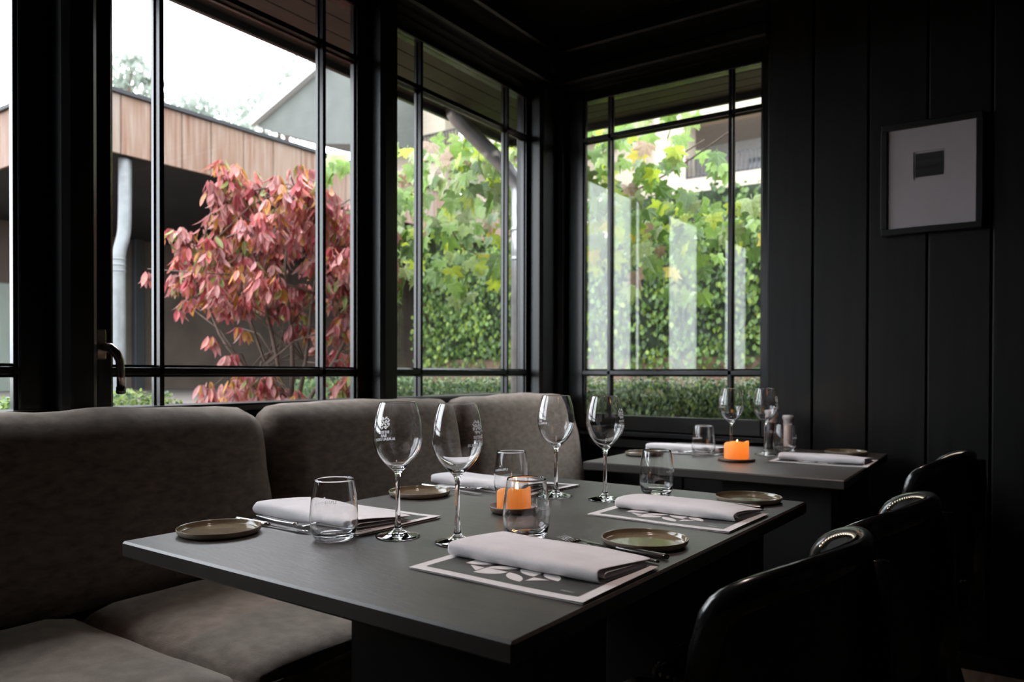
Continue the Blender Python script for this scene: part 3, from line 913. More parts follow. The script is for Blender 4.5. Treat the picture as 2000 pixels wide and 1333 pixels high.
q = [(.0052 * cos(2 * pi * k / 20), .0052 * sin(2 * pi * k / 20)) for k in range(20)] + [(.0037 * cos(2 * pi * k / 20), .0037 * sin(2 * pi * k / 20)) for k in range(20)]
decal('ring_print', [([(a, b + .068) for a, b in q], [(k, (k + 1) % 20, 20 + (k + 1) % 20, 20 + k) for k in range(20)]), ([(a, b + .068) for a, b in [(.0018, 0), (0, .0018), (-.0018, 0), (0, -.0018)]], [(0, 1, 2, 3)])],
      lambda z: .0214, R(-75), mp_, K['etch'], 'small white ring print')
mill(-.795, 3.035, .0175, .132, 'clear salt mill with pink salt on the far table, behind a tumbler', K['salt'], K['salt'], K['cap'])

# ================================================================ CHAIRS
def chair_proto(label):
    """faces local -x; origin on the floor under the middle of the back"""
    t = thing('dining_chair', label, 'chair', (0, 0, 0), 0, 'black leather chairs')
    hw, dep, ztop, zside = .208, .116, .806, .731
    def hoop(s, off=0.0, dz=0.0):
        c, n = cos(s), sin(s)
        n = max(n, 0)
        x = -dep + (dep + off) * n ** 1.16
        y = -(hw + off) * (abs(c) ** 1.24) * (1 if c > 0 else -1)
        z = zside + (ztop - zside) * n ** .447 + dz
        return (x, y, z)
    N = 36
    top = [hoop(pi * (k + .6 - 1.2 * k / N) / N) for k in range(N + 1)]
    post0 = [(-dep - .030, -hw + .016, .42), (-dep - .030, -hw + .008, .50), (-dep - .026, -hw + .002, .58), (-dep - .018, -hw, .65), (-dep - .008, -hw, .71)]
    post1 = [(a, -b, c) for a, b, c in post0][::-1]
    pts = post0 + top + post1
    rad = [.017] * 3 + [.0185, .0195] + [.020] * (N + 1) + [.0195, .0185] + [.017] * 3
    V_ = [Vector(p) for p in pts]
    nrm = []
    for i in range(len(V_)):
        tg = (V_[min(i + 1, len(V_) - 1)] - V_[max(i - 1, 0)]).normalized()
        inw = Vector((-.16 - V_[i].x, -V_[i].y, 0)).normalized()
        nrm.append(tg.cross(inw))
    MB().tube(pts, rad, 16, flat=(.60, 1.0), normals=nrm).build('back_rail', K['lacquer'], t)
    # upholstered shell inside the hoop
    m = MB(); rows = 9
    for side, off in ((0, -.0135), (1, .002)):
        vs = []; fs = []
        for k in range(N + 1):
            s = pi * (k * .94 + N * .03) / N
            x, y, z = hoop(s, off)
            for j in range(rows + 1):
                v = j / rows
                zz = (z + (.016 if side == 0 else -.006)) * (1 - v) + .47 * v
                bul = -.010 * sin(pi * v) if side == 0 else 0
                vs.append((x + bul, y * (1 - .06 * v), zz))
        for k in range(N):
            for j in range(rows):
                a = k * (rows + 1) + j
                f = (a, a + 1, a + rows + 2, a + rows + 1)
                fs.append(f if side == 0 else f[::-1])
        m.add(vs, fs, 0, True)
    m.build('back_pad', K['leather'], t, fix=False)
    nm = MB().lathe([(0, .0042), (.0022, .0036), (.0040, .0018), (.0045, 0)], 8).mesh('nail', K['brass'])
    for k in range(52):
        s = pi * (.03 + .94 * k / 51)
        x, y, z = hoop(s, -.0145)
        x1, y1, z1 = hoop(s + .02, -.0145)
        tg = Vector((x1 - x, y1 - y, z1 - z)).normalized()
        inw = Vector((-tg.y, tg.x, 0)).normalized()
        if inw.dot(Vector((-.16 - x, -y, 0))) < 0: inw = -inw
        q_ = Vector((0, 0, 1)).rotation_difference((inw + Vector((0, 0, .35))).normalized()).to_matrix().to_4x4()
        place('nail', nm, t, None, Matrix.Translation((x, y, z + .008)) @ q_)
    # seat
    m = MB()
    out = [(-.135, -.190), (-.30, -.204), (-.42, -.195), (-.452, -.165), (-.462, 0), (-.452, .165), (-.42, .195), (-.30, .204), (-.135, .190), (-.03, .11), (-.005, 0), (-.03, -.11)]
    outs = []
    n0 = len(out)
    for i in range(n0):
        p0, p1, p2, p3 = (out[(i + d) % n0] for d in (-1, 0, 1, 2))
        for j in range(4):
            tt = j / 4
            outs.append(tuple(.5 * (2 * p1[a] + (p2[a] - p0[a]) * tt + (2 * p0[a] - 5 * p1[a] + 4 * p2[a] - p3[a]) * tt * tt + (-p0[a] + 3 * p1[a] - 3 * p2[a] + p3[a]) * tt ** 3) for a in (0, 1)))
    n1 = len(outs); cx = -.23
    vs = []; fs = []
    for f_, z in ((.97, .425), (1, .43), (1, .462), (.985, .474), (.9, .488), (.6, .497), (.25, .50)):
        vs += [(cx + (a - cx) * f_, b * f_, z) for a, b in outs]
    for rI in range(6):
        for k in range(n1):
            k2 = (k + 1) % n1
            fs.append((rI * n1 + k, rI * n1 + k2, (rI + 1) * n1 + k2, (rI + 1) * n1 + k))
    fs.append(tuple(range(6 * n1, 7 * n1))); fs.append(tuple(range(n1))[::-1])
    m.add(vs, fs, 0, True)
    m.build('seat', K['leather'], t)
    L = [Vector((a, b, 0)) for a, b in outs]
    per = sum((L[(k + 1) % n1] - L[k]).length for k in range(n1)); cnt = 92
    tgt = 0; acc = 0; k = 0
    for i in range(cnt):
        want = per * i / cnt
        while acc + (L[(k + 1) % n1] - L[k % n1]).length < want and k < n1 - 1:
            acc += (L[(k + 1) % n1] - L[k]).length; k += 1
        seg = L[(k + 1) % n1] - L[k]
        p = L[k] + seg * ((want - acc) / max(seg.length, 1e-6))
        nrm = Vector((p.x - cx, p.y, 0)).normalized()
        ang = math.atan2(nrm.y, nrm.x)
        place('nail', nm, t, None, Matrix.Translation((p.x, p.y, .468)) @ Matrix.Rotation(ang, 4, 'Z') @ Matrix.Rotation(R(60), 4, 'Y'))
    m = MB()
    vs = [(cx + (a - cx) * .985, b * .985, z) for z in (.385, .428) for a, b in outs]
    m.add(vs, [(k, (k + 1) % n1, n1 + (k + 1) % n1, n1 + k) for k in range(n1)] + [tuple(range(n1))[::-1], tuple(range(n1, 2 * n1))], 0, False)
    m.build('seat_frame', K['lacquer'], t)
    for s in (-1, 1):
        MB().tube([(-.40, s * .165, .40), (-.405, s * .170, .2), (-.41, s * .172, 0)], [.021, .017, .013], 12).build('leg', K['lacquer'], t)
        MB().tube([(-.10, s * .155, .40), (-.085, s * .165, .22), (-.045, s * .178, .08), (-.015, s * .188, 0)], [.021, .019, .015, .013], 12).build('leg', K['lacquer'], t)
    # back stile from seat to rail
    MB().tube([(.004, 0, .40), (.016, 0, .6), (.012, 0, .80)], [.024, .020, .016], 12, flat=(1.3, .6)).build('back_stile', K['lacquer'], t)
    return t
ch = chair_proto('black leather chair with nail-studded curved back, nearest of all')
CH1 = (-.188, 1.082, 0)
ch.location = CH1; ch.rotation_euler = (0, 0, R(-4.1))
copy_tree(ch, (-.152, 1.528, 0), R(-3), 'black leather chair with nail-studded curved back, second from the front')
copy_tree(ch, (-.155, 2.53, 0), R(-3), 'black leather chair with nail-studded curved back drawn up to the far table')
# ================================================================ OUTDOORS
GZ = .80
gm = MB()
gm.box(-110, -2.05, -70, 3.26, GZ - .3, GZ - .001); gm.box(-110, 60, 3.26, 120, GZ - .3, GZ - .001)
gm.build('ground', K['ground'], kind='structure')
# cut away under the room: the room floor lies lower than the garden, so its walls carry a low plinth
MB().box(-2.12, -2.05, -3.4, 3.33, -.05, GZ + .03).build('trim_6', K['darkwall'], kind='structure')
MB().box(-2.12, 2.7, 3.26, 3.33, -.05, GZ + .03).build('trim_7', K['darkwall'], kind='structure')

# --- our own downpipe at the window corner
dp = thing('downpipe', 'grey zinc downpipe slanting from the eave outside the corner window', 'pipe', (-2.262, 3.352, GZ))
def path_round(P, k=6):
    out = []
    n = len(P)
    for i in range(n - 1):
        p0, p1, p2, p3 = (Vector(P[max(i - 1, 0)]), Vector(P[i]), Vector(P[i + 1]), Vector(P[min(i + 2, n - 1)]))
        for j in range(k):
            t = j / k
            out.append(.5 * (2 * p1 + (p2 - p0) * t + (2 * p0 - 5 * p1 + 4 * p2 - p3) * t * t + (-p0 + 3 * p1 - 3 * p2 + p3) * t ** 3))
    out.append(Vector(P[-1]))
    return out
MB().tube([(-.168, -.345, 1.57), (-.166, -.34, 1.545), (-.157, -.322, 1.52), (-.145, -.298, 1.498), (-.03, -.062, 1.305), (-.02, -.035, 1.275), (-.006, -.012, 1.24), (0, 0, 1.20), (0, 0, 1.1), (0, 0, 0)], .040, 22).build('pipe', K['zinc'], dp)
for z in (.83, .985):
    MB().lathe([(.037, z), (.043, z + .006), (.044, z + .016), (.038, z + .026)], 24).build('collar', K['zinc'], dp)
MB().lathe([(.038, .86), (.0405, .865), (.0405, .975), (.038, .98)], 24).build('sleeve', K['zinc'], dp)
MB().box(.03, .20, -.012, .012, .90, .93).build('bracket', K['dsteel'], dp)

# --- timber clad canopy building
tb = thing('timber_building', 'flat-roofed building with a weathered cedar board fascia over a dark recessed wall', 'building', (-6.5, 5.3, GZ))
def L_(x0, x1, y0, y1, z0, z1): return (x0 + 6.5, x1 + 6.5, y0 - 5.3, y1 - 5.3, z0 - GZ, z1 - GZ)
y = 3.19; k = 0
rb = random.Random(4)
while y < 12.8:
    wd = rb.choice([.30, .34, .36, .27, .19])
    MB().box(*L_(-6.53, -6.5 + rb.uniform(-.004, .004), y + .004, y + wd - .004, 2.92, 3.43), b=.004).build('cladding_board', WOODS[rb.randrange(4)], tb)
    y += wd; k += 1
x = -6.52
while x > -12.5:
    wd = rb.choice([.30, .34, .36, .27])
    MB().box(*L_(x - wd + .004, x - .004, 3.16, 3.19 + rb.uniform(-.004, .004), 2.92, 3.43), b=.004).build('cladding_board', WOODS[rb.randrange(4)], tb)
    x -= wd
MB().box(*L_(-12.5, -6.47, 3.13, 13, 3.43, 3.465)).build('roof_edge', K['darksoffit'], tb)
MB().box(*L_(-12.5, -6.53, 3.19, 13, 2.93, 3.0)).build('soffit', K['darksoffit'], tb)
MB().box(*L_(-10.75, -10.6, 3.19, 13, GZ, 2.93)).build('wall', K['darkwall'], tb)
MB().box(*L_(-10.6, -6.6, 12.8, 13, GZ, 2.93)).build('wall', K['darkwall'], tb)
MB().box(*L_(-10.6, -10.56, 3.35, 4.55, GZ, 2.15), b=.01).build('glazed_door', K['door'], tb)
MB().box(*L_(-10.6, -10.50, 5.9, 6.05, GZ, 2.93), b=.01).build('post', K['darksoffit'], tb)
MB().box(*L_(-6.75, -6.6, 8.0, 8.15, GZ, 2.93), b=.01).build('post', K['darksoffit'], tb)

d2 = thing('downpipe', 'pale swan-necked downpipe before the timber clad building, left of the red tree', 'pipe', (-6.62, 3.60, GZ))
MB().tube(path_round([(0, .03, 2.12), (0, .03, 1.9), (0, .025, 1.55), (0, .012, 1.43), (0, -.02, 1.30), (0, -.028, 1.18), (0, -.028, .6), (0, -.028, 0)]), .054, 20).build('pipe', K['zincpale'], d2)
for z in (1.12, 1.17, 1.22):
    MB().lathe([(.054, z), (.0585, z + .006), (.0585, z + .012), (.054, z + .018)], 20, (0, -.028, 0)).build('collar', K['zincpale'], d2)

# ---------------------------------------------------------------- leaves
def leaf_red(curl, fold):
    """lanceolate dogwood leaf, stalk at origin, hanging along -z, 1 unit long"""
    vs = []; fs = []
    W = [0, .12, .17, .155, .09, 0]
    n = len(W)
    for i in range(n):
        t = i / (n - 1)
        z = -t; xb = curl * t * t
        for s in (-1, 0, 1):
            vs.append((xb + (fold * W[i] if s else 0), s * W[i], z))
    for i in range(n - 1):
        for s in (0, 1):
            a = i * 3 + s; fs.append((a, a + 1, a + 4, a + 3))
    return vs, fs

def leaf_maple(fold):
    """five-lobed leaf, stalk at origin, tip along -z, 1 unit long"""
    pts = []
    lobes = [(0, 1.0), (50, .82), (105, .60)]
    seq = []
    for sgn in (1, -1):
        half = [(sgn * 8, .70), (sgn * 14, .78), (sgn * 22, .50), (sgn * 38, .60), (sgn * 48, .84), (sgn * 58, .62), (sgn * 76, .44), (sgn * 92, .56), (sgn * 104, .62), (sgn * 118, .46), (sgn * 150, .30)]
        seq.append(half)
    ring = [(0, 1.0)] + seq[0] + [(180, .10)] + seq[1][::-1]
    vs = [(0, 0, 0)]
    for a, r_ in ring:
        x = sin(R(a)) * r_ * .62; z = -cos(R(a)) * r_ * .62
        bend = fold * (abs(x)) - .25 * fold * (r_ ** 2)
        vs.append((bend, x, z - .30))
    vs[0] = (0.02, 0, -.28)
    n = len(ring)
    # stalk
    fs = [(0, i + 1, (i + 1) % n + 1) for i in range(n)]
    k = len(vs)
    vs += [(-.01, -.008, 0), (-.01, .008, 0), (0, .008, -.25), (0, -.008, -.25)]
    fs.append((k, k + 1, k + 2, k + 3))
    return vs, fs

def leaf_oval():
    vs = [(0, 0, 0), (.06, .3, -.35), (.0, .33, -.6), (0, 0, -1), (.0, -.33, -.6), (.06, -.3, -.35), (-.03, 0, -.5)]
    fs = [(0, 1, 6), (1, 2, 6), (2, 3, 6), (3, 4, 6), (4, 5, 6), (5, 0, 6)]
    return vs, fs

def basis(down, face, roll_):
    """matrix whose -z runs along 'down' and whose +x faces 'face'"""
    z = (-down).normalized()
    x = (face - z * face.dot(z)).normalized()
    y = z.cross(x)
    m_ = Matrix((x, y, z)).transposed()
    return m_ @ Matrix.Rotation(roll_, 3, 'Z')

def foliage(tree, leaves, shapes, mats, near_to, name='leaf', stuff_name='foliage', keep=300):
    """leaves = [(pos, 3x3 basis, size, shape index, material index)], tree-local; the nearest become parts"""
    leaves.sort(key=lambda q: (q[0] + Vector(tree.location) - near_to).length)
    me = {}
    for pos, b, s, si, mi in leaves[:keep]:
        if (si, mi) not in me:
            me[si, mi] = MB().add(*shapes[si], 0, False).mesh(name, mats[mi])
        m4 = b.to_4x4() @ Matrix.Scale(s, 4); m4.translation = pos
        place(name, me[si, mi], tree, None, m4)
    rest = leaves[keep:]
    if rest:
        m = MB()
        for pos, b, s, si, mi in rest:
            vs, fs = shapes[si]
            m.add([pos + b @ (Vector(v) * s) for v in vs], fs, mi)
        m.build(stuff_name, mats, tree, kind='stuff')

RED_C = [(-3.38, 2.37, 2.05, 0.077), (-3.48, 2.53, 2.04, 0.108), (-3.47, 2.4, 1.91, 0.105), (-3.47, 2.59, 1.94, 0.123), (-3.57, 2.53, 1.8, 0.11), (-3.13, 2.39, 1.76, 0.1), (-3.0, 2.44, 1.93, 0.087), (-3.37, 2.85, 2.13, 0.071), (-3.05, 2.61, 1.89, 0.103), (-2.95, 2.65, 1.91, 0.103), (-3.28, 3.03, 1.88, 0.116), (-3.11, 2.73, 1.81, 0.12), (-3.44, 2.8, 1.89, 0.099), (-3.72, 2.31, 1.77, 0.059), (-3.76, 2.41, 1.75, 0.082), (-3.41, 2.27, 1.65, 0.089), (-3.78, 2.4, 1.64, 0.069), (-3.73, 2.61, 1.69, 0.114), (-3.4, 2.57, 1.68, 0.121), (-3.39, 2.75, 1.71, 0.126), (-3.21, 2.82, 1.67, 0.11), (-2.8, 2.62, 1.61, 0.087), (-3.88, 2.43, 1.54, 0.07), (-3.67, 2.44, 1.53, 0.109), (-3.39, 2.4, 1.49, 0.104), (-3.11, 2.38, 1.51, 0.099), (-3.52, 2.76, 1.44, 0.085), (-3.42, 2.52, 1.41, 0.067), (-3.69, 2.52, 1.43, 0.083), (-3.9, 2.5, 1.41, 0.057), (-3.35, 2.76, 1.45, 0.111), (-3.34, 2.93, 1.5, 0.086), (-3.0, 2.75, 1.5, 0.079), (-3.14, 2.97, 1.4, 0.07), (-3.01, 2.78, 1.28, 0.08), (-3.29, 2.96, 1.15, 0.072), (-3.17, 3.0, 1.15, 0.086), (-3.61, 2.09, 1.55, 0.04), (-3.29, 2.33, 1.14, 0.03), (-3.43, 2.3, 0.95, 0.056), (-3.76, 2.67, 0.94, 0.101), (-3.35, 2.53, 0.98, 0.093), (-3.39, 2.65, 0.93, 0.082), (-3.13, 2.58, 0.92, 0.052), (-3.04, 2.8, 0.96, 0.081), (-2.92, 2.79, 1.01, 0.053), (-3.5, 2.36, 1.21, 0.026), (-3.21, 2.75, 1.28, 0.054), (-3.3, 2.68, 1.28, 0.033), (-3.68, 2.68, 1.29, 0.029), (-2.99, 2.98, 1.73, 0.138), (-3.09, 3.1, 1.53, 0.144), (-3.07, 3.06, 1.29, 0.128), (-3.12, 3.13, 1.07, 0.116), (-3.0, 2.97, 1.92, 0.11)]
PLANE_C = [(-3.19, 3.82, 2.59, 0.112), (-3.01, 3.83, 2.51, 0.11), (-3.03, 4.05, 2.65, 0.114), (-2.78, 3.99, 2.56, 0.11), (-2.56, 3.8, 2.49, 0.104), (-3.31, 3.49, 2.38, 0.108), (-2.82, 3.19, 2.24, 0.096), (-2.92, 3.44, 2.3, 0.102), (-2.7, 3.45, 2.27, 0.099), (-2.93, 3.85, 2.43, 0.109), (-2.5, 3.55, 2.29, 0.098), (-2.8, 4.13, 2.47, 0.113), (-3.14, 3.3, 2.2, 0.102), (-3.43, 3.82, 2.31, 0.115), (-2.82, 3.39, 2.17, 0.099), (-3.2, 4.08, 2.37, 0.117), (-2.54, 3.39, 2.12, 0.096), (-2.97, 4.2, 2.37, 0.117), (-2.53, 3.77, 2.22, 0.103), (-2.9, 3.11, 1.97, 0.095), (-3.02, 3.44, 2.04, 0.103), (-3.26, 3.86, 2.18, 0.114), (-2.82, 3.55, 2.03, 0.103), (-2.94, 3.94, 2.14, 0.111), (-3.03, 4.21, 2.23, 0.118), (-2.56, 3.78, 2.04, 0.103), (-3.3, 3.51, 2.02, 0.108), (-3.07, 3.45, 1.95, 0.104), (-2.78, 3.25, 1.88, 0.096), (-3.24, 4.04, 2.04, 0.117), (-3.0, 3.96, 2.05, 0.113), (-2.72, 3.86, 1.98, 0.107), (-2.75, 4.15, 2.04, 0.113), (-3.46, 3.64, 1.86, 0.112), (-2.85, 3.19, 1.77, 0.096), (-2.97, 3.48, 1.83, 0.103), (-3.18, 4.03, 1.91, 0.116), (-3.09, 4.1, 1.93, 0.116), (-2.6, 3.7, 1.84, 0.102), (-2.44, 3.64, 1.79, 0.099), (-2.95, 3.26, 1.62, 0.073), (-2.81, 3.42, 1.63, 0.088), (-2.9, 3.82, 1.71, 0.096), (-3.25, 3.84, 1.81, 0.1), (-2.75, 3.47, 1.58, 0.065), (-2.96, 3.23, 1.53, 0.058), (-2.87, 4.09, 1.74, 0.083), (-3.53, 3.26, 2.38, 0.05), (-3.41, 3.23, 2.31, 0.055), (-3.39, 3.1, 2.25, 0.036), (-2.62, 4.07, 2.54, 0.11), (-2.31, 3.79, 2.39, 0.1), (-2.04, 3.5, 2.27, 0.092), (-2.3, 4.3, 2.55, 0.11), (-2.09, 4.11, 2.43, 0.104), (-2.13, 4.49, 2.54, 0.111), (-2.27, 3.51, 2.24, 0.095), (-2.13, 3.48, 2.21, 0.092), (-2.07, 3.61, 2.22, 0.094), (-2.35, 4.43, 2.47, 0.113), (-2.12, 4.24, 2.36, 0.106), (-1.85, 3.93, 2.24, 0.097), (-2.67, 4.13, 2.29, 0.111), (-2.55, 4.11, 2.27, 0.109), (-2.3, 4.05, 2.24, 0.105), (-1.99, 3.72, 2.11, 0.095), (-2.04, 4.09, 2.2, 0.103), (-1.87, 4.02, 2.14, 0.099), (-2.53, 3.97, 2.11, 0.107), (-2.46, 4.09, 2.15, 0.108), (-2.35, 4.1, 2.09, 0.107), (-2.04, 3.78, 2.0, 0.097), (-1.92, 3.9, 1.98, 0.097), (-1.8, 3.84, 1.97, 0.095), (-2.51, 3.8, 1.93, 0.103), (-2.45, 3.99, 1.97, 0.106), (-2.4, 4.2, 2.01, 0.109), (-2.26, 4.27, 1.96, 0.109), (-2.11, 4.2, 1.98, 0.105), (-1.84, 4.02, 1.9, 0.099), (-2.44, 3.73, 1.77, 0.101), (-2.36, 3.87, 1.82, 0.103), (-2.09, 3.67, 1.78, 0.095), (-2.04, 3.8, 1.76, 0.097), (-2.14, 4.2, 1.8, 0.106), (-1.98, 4.25, 1.85, 0.105), (-1.94, 4.44, 2.09, 0.111), (-1.7, 4.19, 1.96, 0.103), (-1.91, 4.46, 1.93, 0.111), (-1.59, 4.06, 2.03, 0.071), (-1.62, 4.29, 1.96, 0.089), (-1.63, 4.58, 1.95, 0.094), (-1.63, 4.01, 1.75, 0.07), (-1.96, 4.48, 1.78, 0.096), (-1.79, 3.82, 1.71, 0.083), (-1.55, 4.36, 2.03, 0.06), (-1.64, 4.34, 1.73, 0.075), (-1.35, 4.11, 1.96, 0.077), (-1.42, 4.62, 2.0, 0.086), (-1.33, 4.13, 1.8, 0.069), (-1.39, 4.61, 1.87, 0.061), (-1.8, 4.59, 2.39, 0.07), (-1.72, 4.64, 2.4, 0.07), (-1.43, 4.05, 2.23, 0.041), (-1.61, 4.62, 2.32, 0.044), (-1.65, 3.84, 2.3, 0.066), (-1.95, 4.47, 2.35, 0.07), (-1.74, 4.14, 2.3, 0.047), (-1.72, 4.22, 2.42, 0.044), (-2.06, 3.86, 2.49, 0.058), (-1.92, 3.89, 2.46, 0.057), (-1.9, 4.2, 2.56, 0.061), (-1.59, 3.84, 2.42, 0.049), (-1.54, 4.01, 2.47, 0.044), (-2.12, 4.11, 2.51, 0.061), (-1.85, 3.96, 2.41, 0.063), (-1.85, 3.93, 1.53, 0.04), (-1.91, 4.47, 1.58, 0.045), (-1.72, 4.51, 1.57, 0.038), (-1.37, 4.76, 1.98, 0.094), (-1.28, 4.65, 2.05, 0.091)]

# --- red autumn dogwood
rt = thing('dogwood_tree', 'red and pink autumn tree with drooping leaves in front of the timber clad building', 'tree', (-3.32, 2.70, GZ))
rq = random.Random(21)
shapes = [leaf_red(c, f) for c, f in ((.10, .25), (.35, .5), (-.2, .35), (.6, .3))]
base = Vector(rt.location)
lv = []
for (x, y, z, r_) in RED_C:
    c = Vector((x, y, z)) - base
    nclump = max(3, int(r_ * r_ * 2300))
    for q in range(nclump):
        # a whorl at the end of a twig: leaves spread and hang
        cc = c + Vector((rq.uniform(-1, 1), rq.uniform(-1, 1), rq.uniform(-.8, .9))) * r_ * .9
        hue = rq.choices(range(6), (4, 4, 4, 2.6, 2.6 if z > 1.3 and x < -3.3 else .6, 3))[0]
        for e in range(rq.randint(4, 7)):
            a = rq.uniform(0, 2 * pi)
            outw = Vector((cos(a), sin(a), 0))
            down = (outw * rq.uniform(.05, .5) + Vector((0, 0, -1))).normalized()
            mi = hue if rq.random() < .6 else rq.choices(range(6), (4, 4, 3.5, 2.2, 1.2, 3))[0]
            lv.append((cc + outw * .012, basis(down, outw + Vector((0, 0, .6)), rq.uniform(-.5, .5)), rq.uniform(.055, .092), rq.randrange(4), mi))
foliage(rt, lv, shapes, RED, Vector((0, 0, 1.04)))
stems = [[(0, 0, -.02), (-.05, -.02, .3), (-.10, -.08, .7), (-.12, -.14, 1.2)], [(.03, .02, -.02), (.08, .06, .3), (.16, .05, .7), (.22, .12, 1.1)], [(.0, .03, -.02), (.02, .02, .4), (.05, -.05, .8), (.0, .05, 1.25)],
         [(-.02, .0, -.02), (-.16, -.10, .22), (-.30, -.2, .45), (-.42, -.25, .8)], [(.05, 0, -.02), (.2, .15, .3), (.3, .25, .6)], [(0, 0, 0), (-.2, .02, .3), (-.38, .0, .62)]]
for s_ in stems:
    P = path_round(s_, 4)
    MB().tube(P, [.014 - .010 * i / len(P) for i in range(len(P))], 7).build('branch', K['bark'], rt)
tw = MB()
for (x, y, z, r_) in RED_C:
    c = Vector((x, y, z)) - base
    s_ = Vector(rq.choice(stems)[-1 if z > 1.5 else 1])
    mid = (s_ + c) / 2 + Vector((0, 0, .06))
    tw.tube([s_, mid, c], [.005, .004, .0022], 5)
tw.build('twigs', K['bark'], rt, kind='stuff')

# --- lobed-leaf tree outside the corner
pt = thing('plane_tree', 'tree with large lobed green and yellowing leaves outside the corner windows', 'tree', (-2.85, 4.75, GZ))
base = Vector(pt.location)
shapes = [leaf_maple(f) for f in (.15, .5, -.25)]
lv = []
cl = list(PLANE_C)
for (x, y, z, r_) in cl:
    c = Vector((x, y, z)) - base
    for q in range(max(2, int(r_ / (.032 if (x > -2.0 and z > 2.2) else .0155)))):
        p = c + Vector((rq.uniform(-1, 1), rq.uniform(-1, 1), rq.uniform(-1, 1))) * r_
        wp = p + base
        if wp.x < -1.9 and wp.x > -2.62 and wp.y < 3.75 and wp.z > 2.24: p.z -= .2
        wp = p + base
        if wp.y < 3.48 and wp.x > -2.45: p.x -= .35
        a = rq.uniform(0, 2 * pi)
        outw = Vector((cos(a), sin(a), 0))
        # leaves mostly face up and outwards (towards the light over the yard)
        face = (Vector((.1, -.55, .8)) + Vector((rq.uniform(-.6, .6), rq.uniform(-.5, .5), rq.uniform(-.3, .3)))).normalized()
        down = (Vector((rq.uniform(-.7, .7), rq.uniform(-.6, .2), -1))).normalized()
        right = x > -2.0
        mi = rq.choices(range(6), (6, 3.2, 2.6 if right else 1.6, .8 if right else .25, .45, 3.5))[0]
        lv.append((p, basis(down, face, rq.uniform(-.4, .4)), rq.uniform(.12, .19), rq.randrange(3), mi))
foliage(pt, lv, shapes, GRN, Vector((0, 0, 1.04)))
br = [[(0, 0, -.02), (.0, 0, .5), (.01, -.02, 1.0), (-.02, -.05, 1.4)], [(-.02, -.05, 1.2), (-.2, -.5, 1.4), (-.3, -.9, 1.5)], [(-.02, -.05, 1.15), (.4, -.3, 1.3), (.9, -.55, 1.4), (1.3, -.6, 1.55)],
      [(.01, -.02, 1.0), (.4, -.1, 1.1), (1.0, -.3, 1.15), (1.5, -.15, 1.2)], [(-.02, -.05, 1.3), (.2, -.5, 1.5), (.3, -.9, 1.55)], [(0, 0, 1.0), (-.3, -.6, 1.05), (-.1, -1.1, 1.1)], [(.4, -.3, 1.3), (.9, -.2, 1.5), (1.4, -.5, 1.6)]]
for i, s_ in enumerate(br):
    P = path_round(s_, 4)
    MB().tube(P, [(.05 if i == 0 else .008) * (1 - .55 * j / len(P)) for j in range(len(P))], 9).build('trunk' if i == 0 else 'branch', K['bark'], pt)

# --- hedges: a dark core with thousands of small leaves over it
def hedge(name, label, x0, x1, y0, y1, z0, z1, n, size, mats, wts, sides, seed, lump=.05, cat='hedge', topw=.35):
    rg = random.Random(seed)
    t = thing(name, label, cat, ((x0 + x1) / 2, (y0 + y1) / 2, z0))
    bx, by = t.location.x, t.location.y
    e = lump * 1.1
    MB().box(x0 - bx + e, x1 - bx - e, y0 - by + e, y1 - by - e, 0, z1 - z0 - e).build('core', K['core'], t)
    m = MB(); ov = leaf_oval()
    for i in range(n):
        s = rg.choice(sides) if rg.random() > topw else 't'
        u, v = rg.random(), rg.random()
        if s == 't': p = Vector((x0 + (x1 - x0) * u, y0 + (y1 - y0) * v, z1)); nn = Vector((0, 0, 1))
        elif s == '-y': p = Vector((x0 + (x1 - x0) * u, y0, z0 + (z1 - z0) * v)); nn = Vector((0, -1, .2))
        elif s == '+x': p = Vector((x1, y0 + (y1 - y0) * u, z0 + (z1 - z0) * v)); nn = Vector((1, 0, .2))
        else: p = Vector((x0, y0 + (y1 - y0) * u, z0 + (z1 - z0) * v)); nn = Vector((-1, 0, .2))
        lum = noise.noise(p * 2.3 + Vector((seed, 0, 0)))
        p += nn * (lump * lum * 1.3 + rg.uniform(-lump, lump * .35))
        face = nn + Vector((rg.uniform(-.8, .8), rg.uniform(-.8, .8), rg.uniform(-.3, .9)))
        down = Vector((rg.uniform(-.6, .6), rg.uniform(-.6, .6), -1 if s != 't' else rg.uniform(-.5, .5)))
        b = basis(down.normalized(), face.normalized(), 0)
        sz = size * rg.uniform(.7, 1.25)
        ww = list(wts)
        if lum > .1: ww[-1] *= 2.2
        mi = rg.choices(range(len(mats)), ww)[0]
        m.add([Vector((p.x - bx, p.y - by, p.z - z0)) + b @ (Vector(v_) * sz) for v_ in ov[0]], ov[1], mi)
    m.build('leaves', mats, t, kind='stuff')
    return t
hedge('box_hedge', 'clipped box hedge outside the right window, along the glass', -4.6, .6, 3.78, 4.6, GZ, .998, 24000, .022, BOX, (4, 4, 1.2), ['-y'], 5, lump=.075, topw=.45)
hedge('box_hedge', 'clipped box hedge outside the left window by the pale downpipe', -3.3, -2.85, -.4, 1.78, GZ, .935, 8000, .025, BOX, (1.5, 4, 3.5), ['+x', '-y'], 6, lump=.035, topw=.6)
hedge('ivy_hedge', 'tall ivy-grown garden wall behind the lobed-leaf tree', -6.25, 9.0, 7.0, 7.6, 1.10, 2.48, 24000, .062, IVY, (4, 4, 1.6), ['-y'], 7, lump=.12, topw=.15)
MB().box(-6.25, 9.0, 7.08, 7.5, GZ, 1.2).build('trim_8', K['ground'], kind='structure')    # low earth bank under the ivy
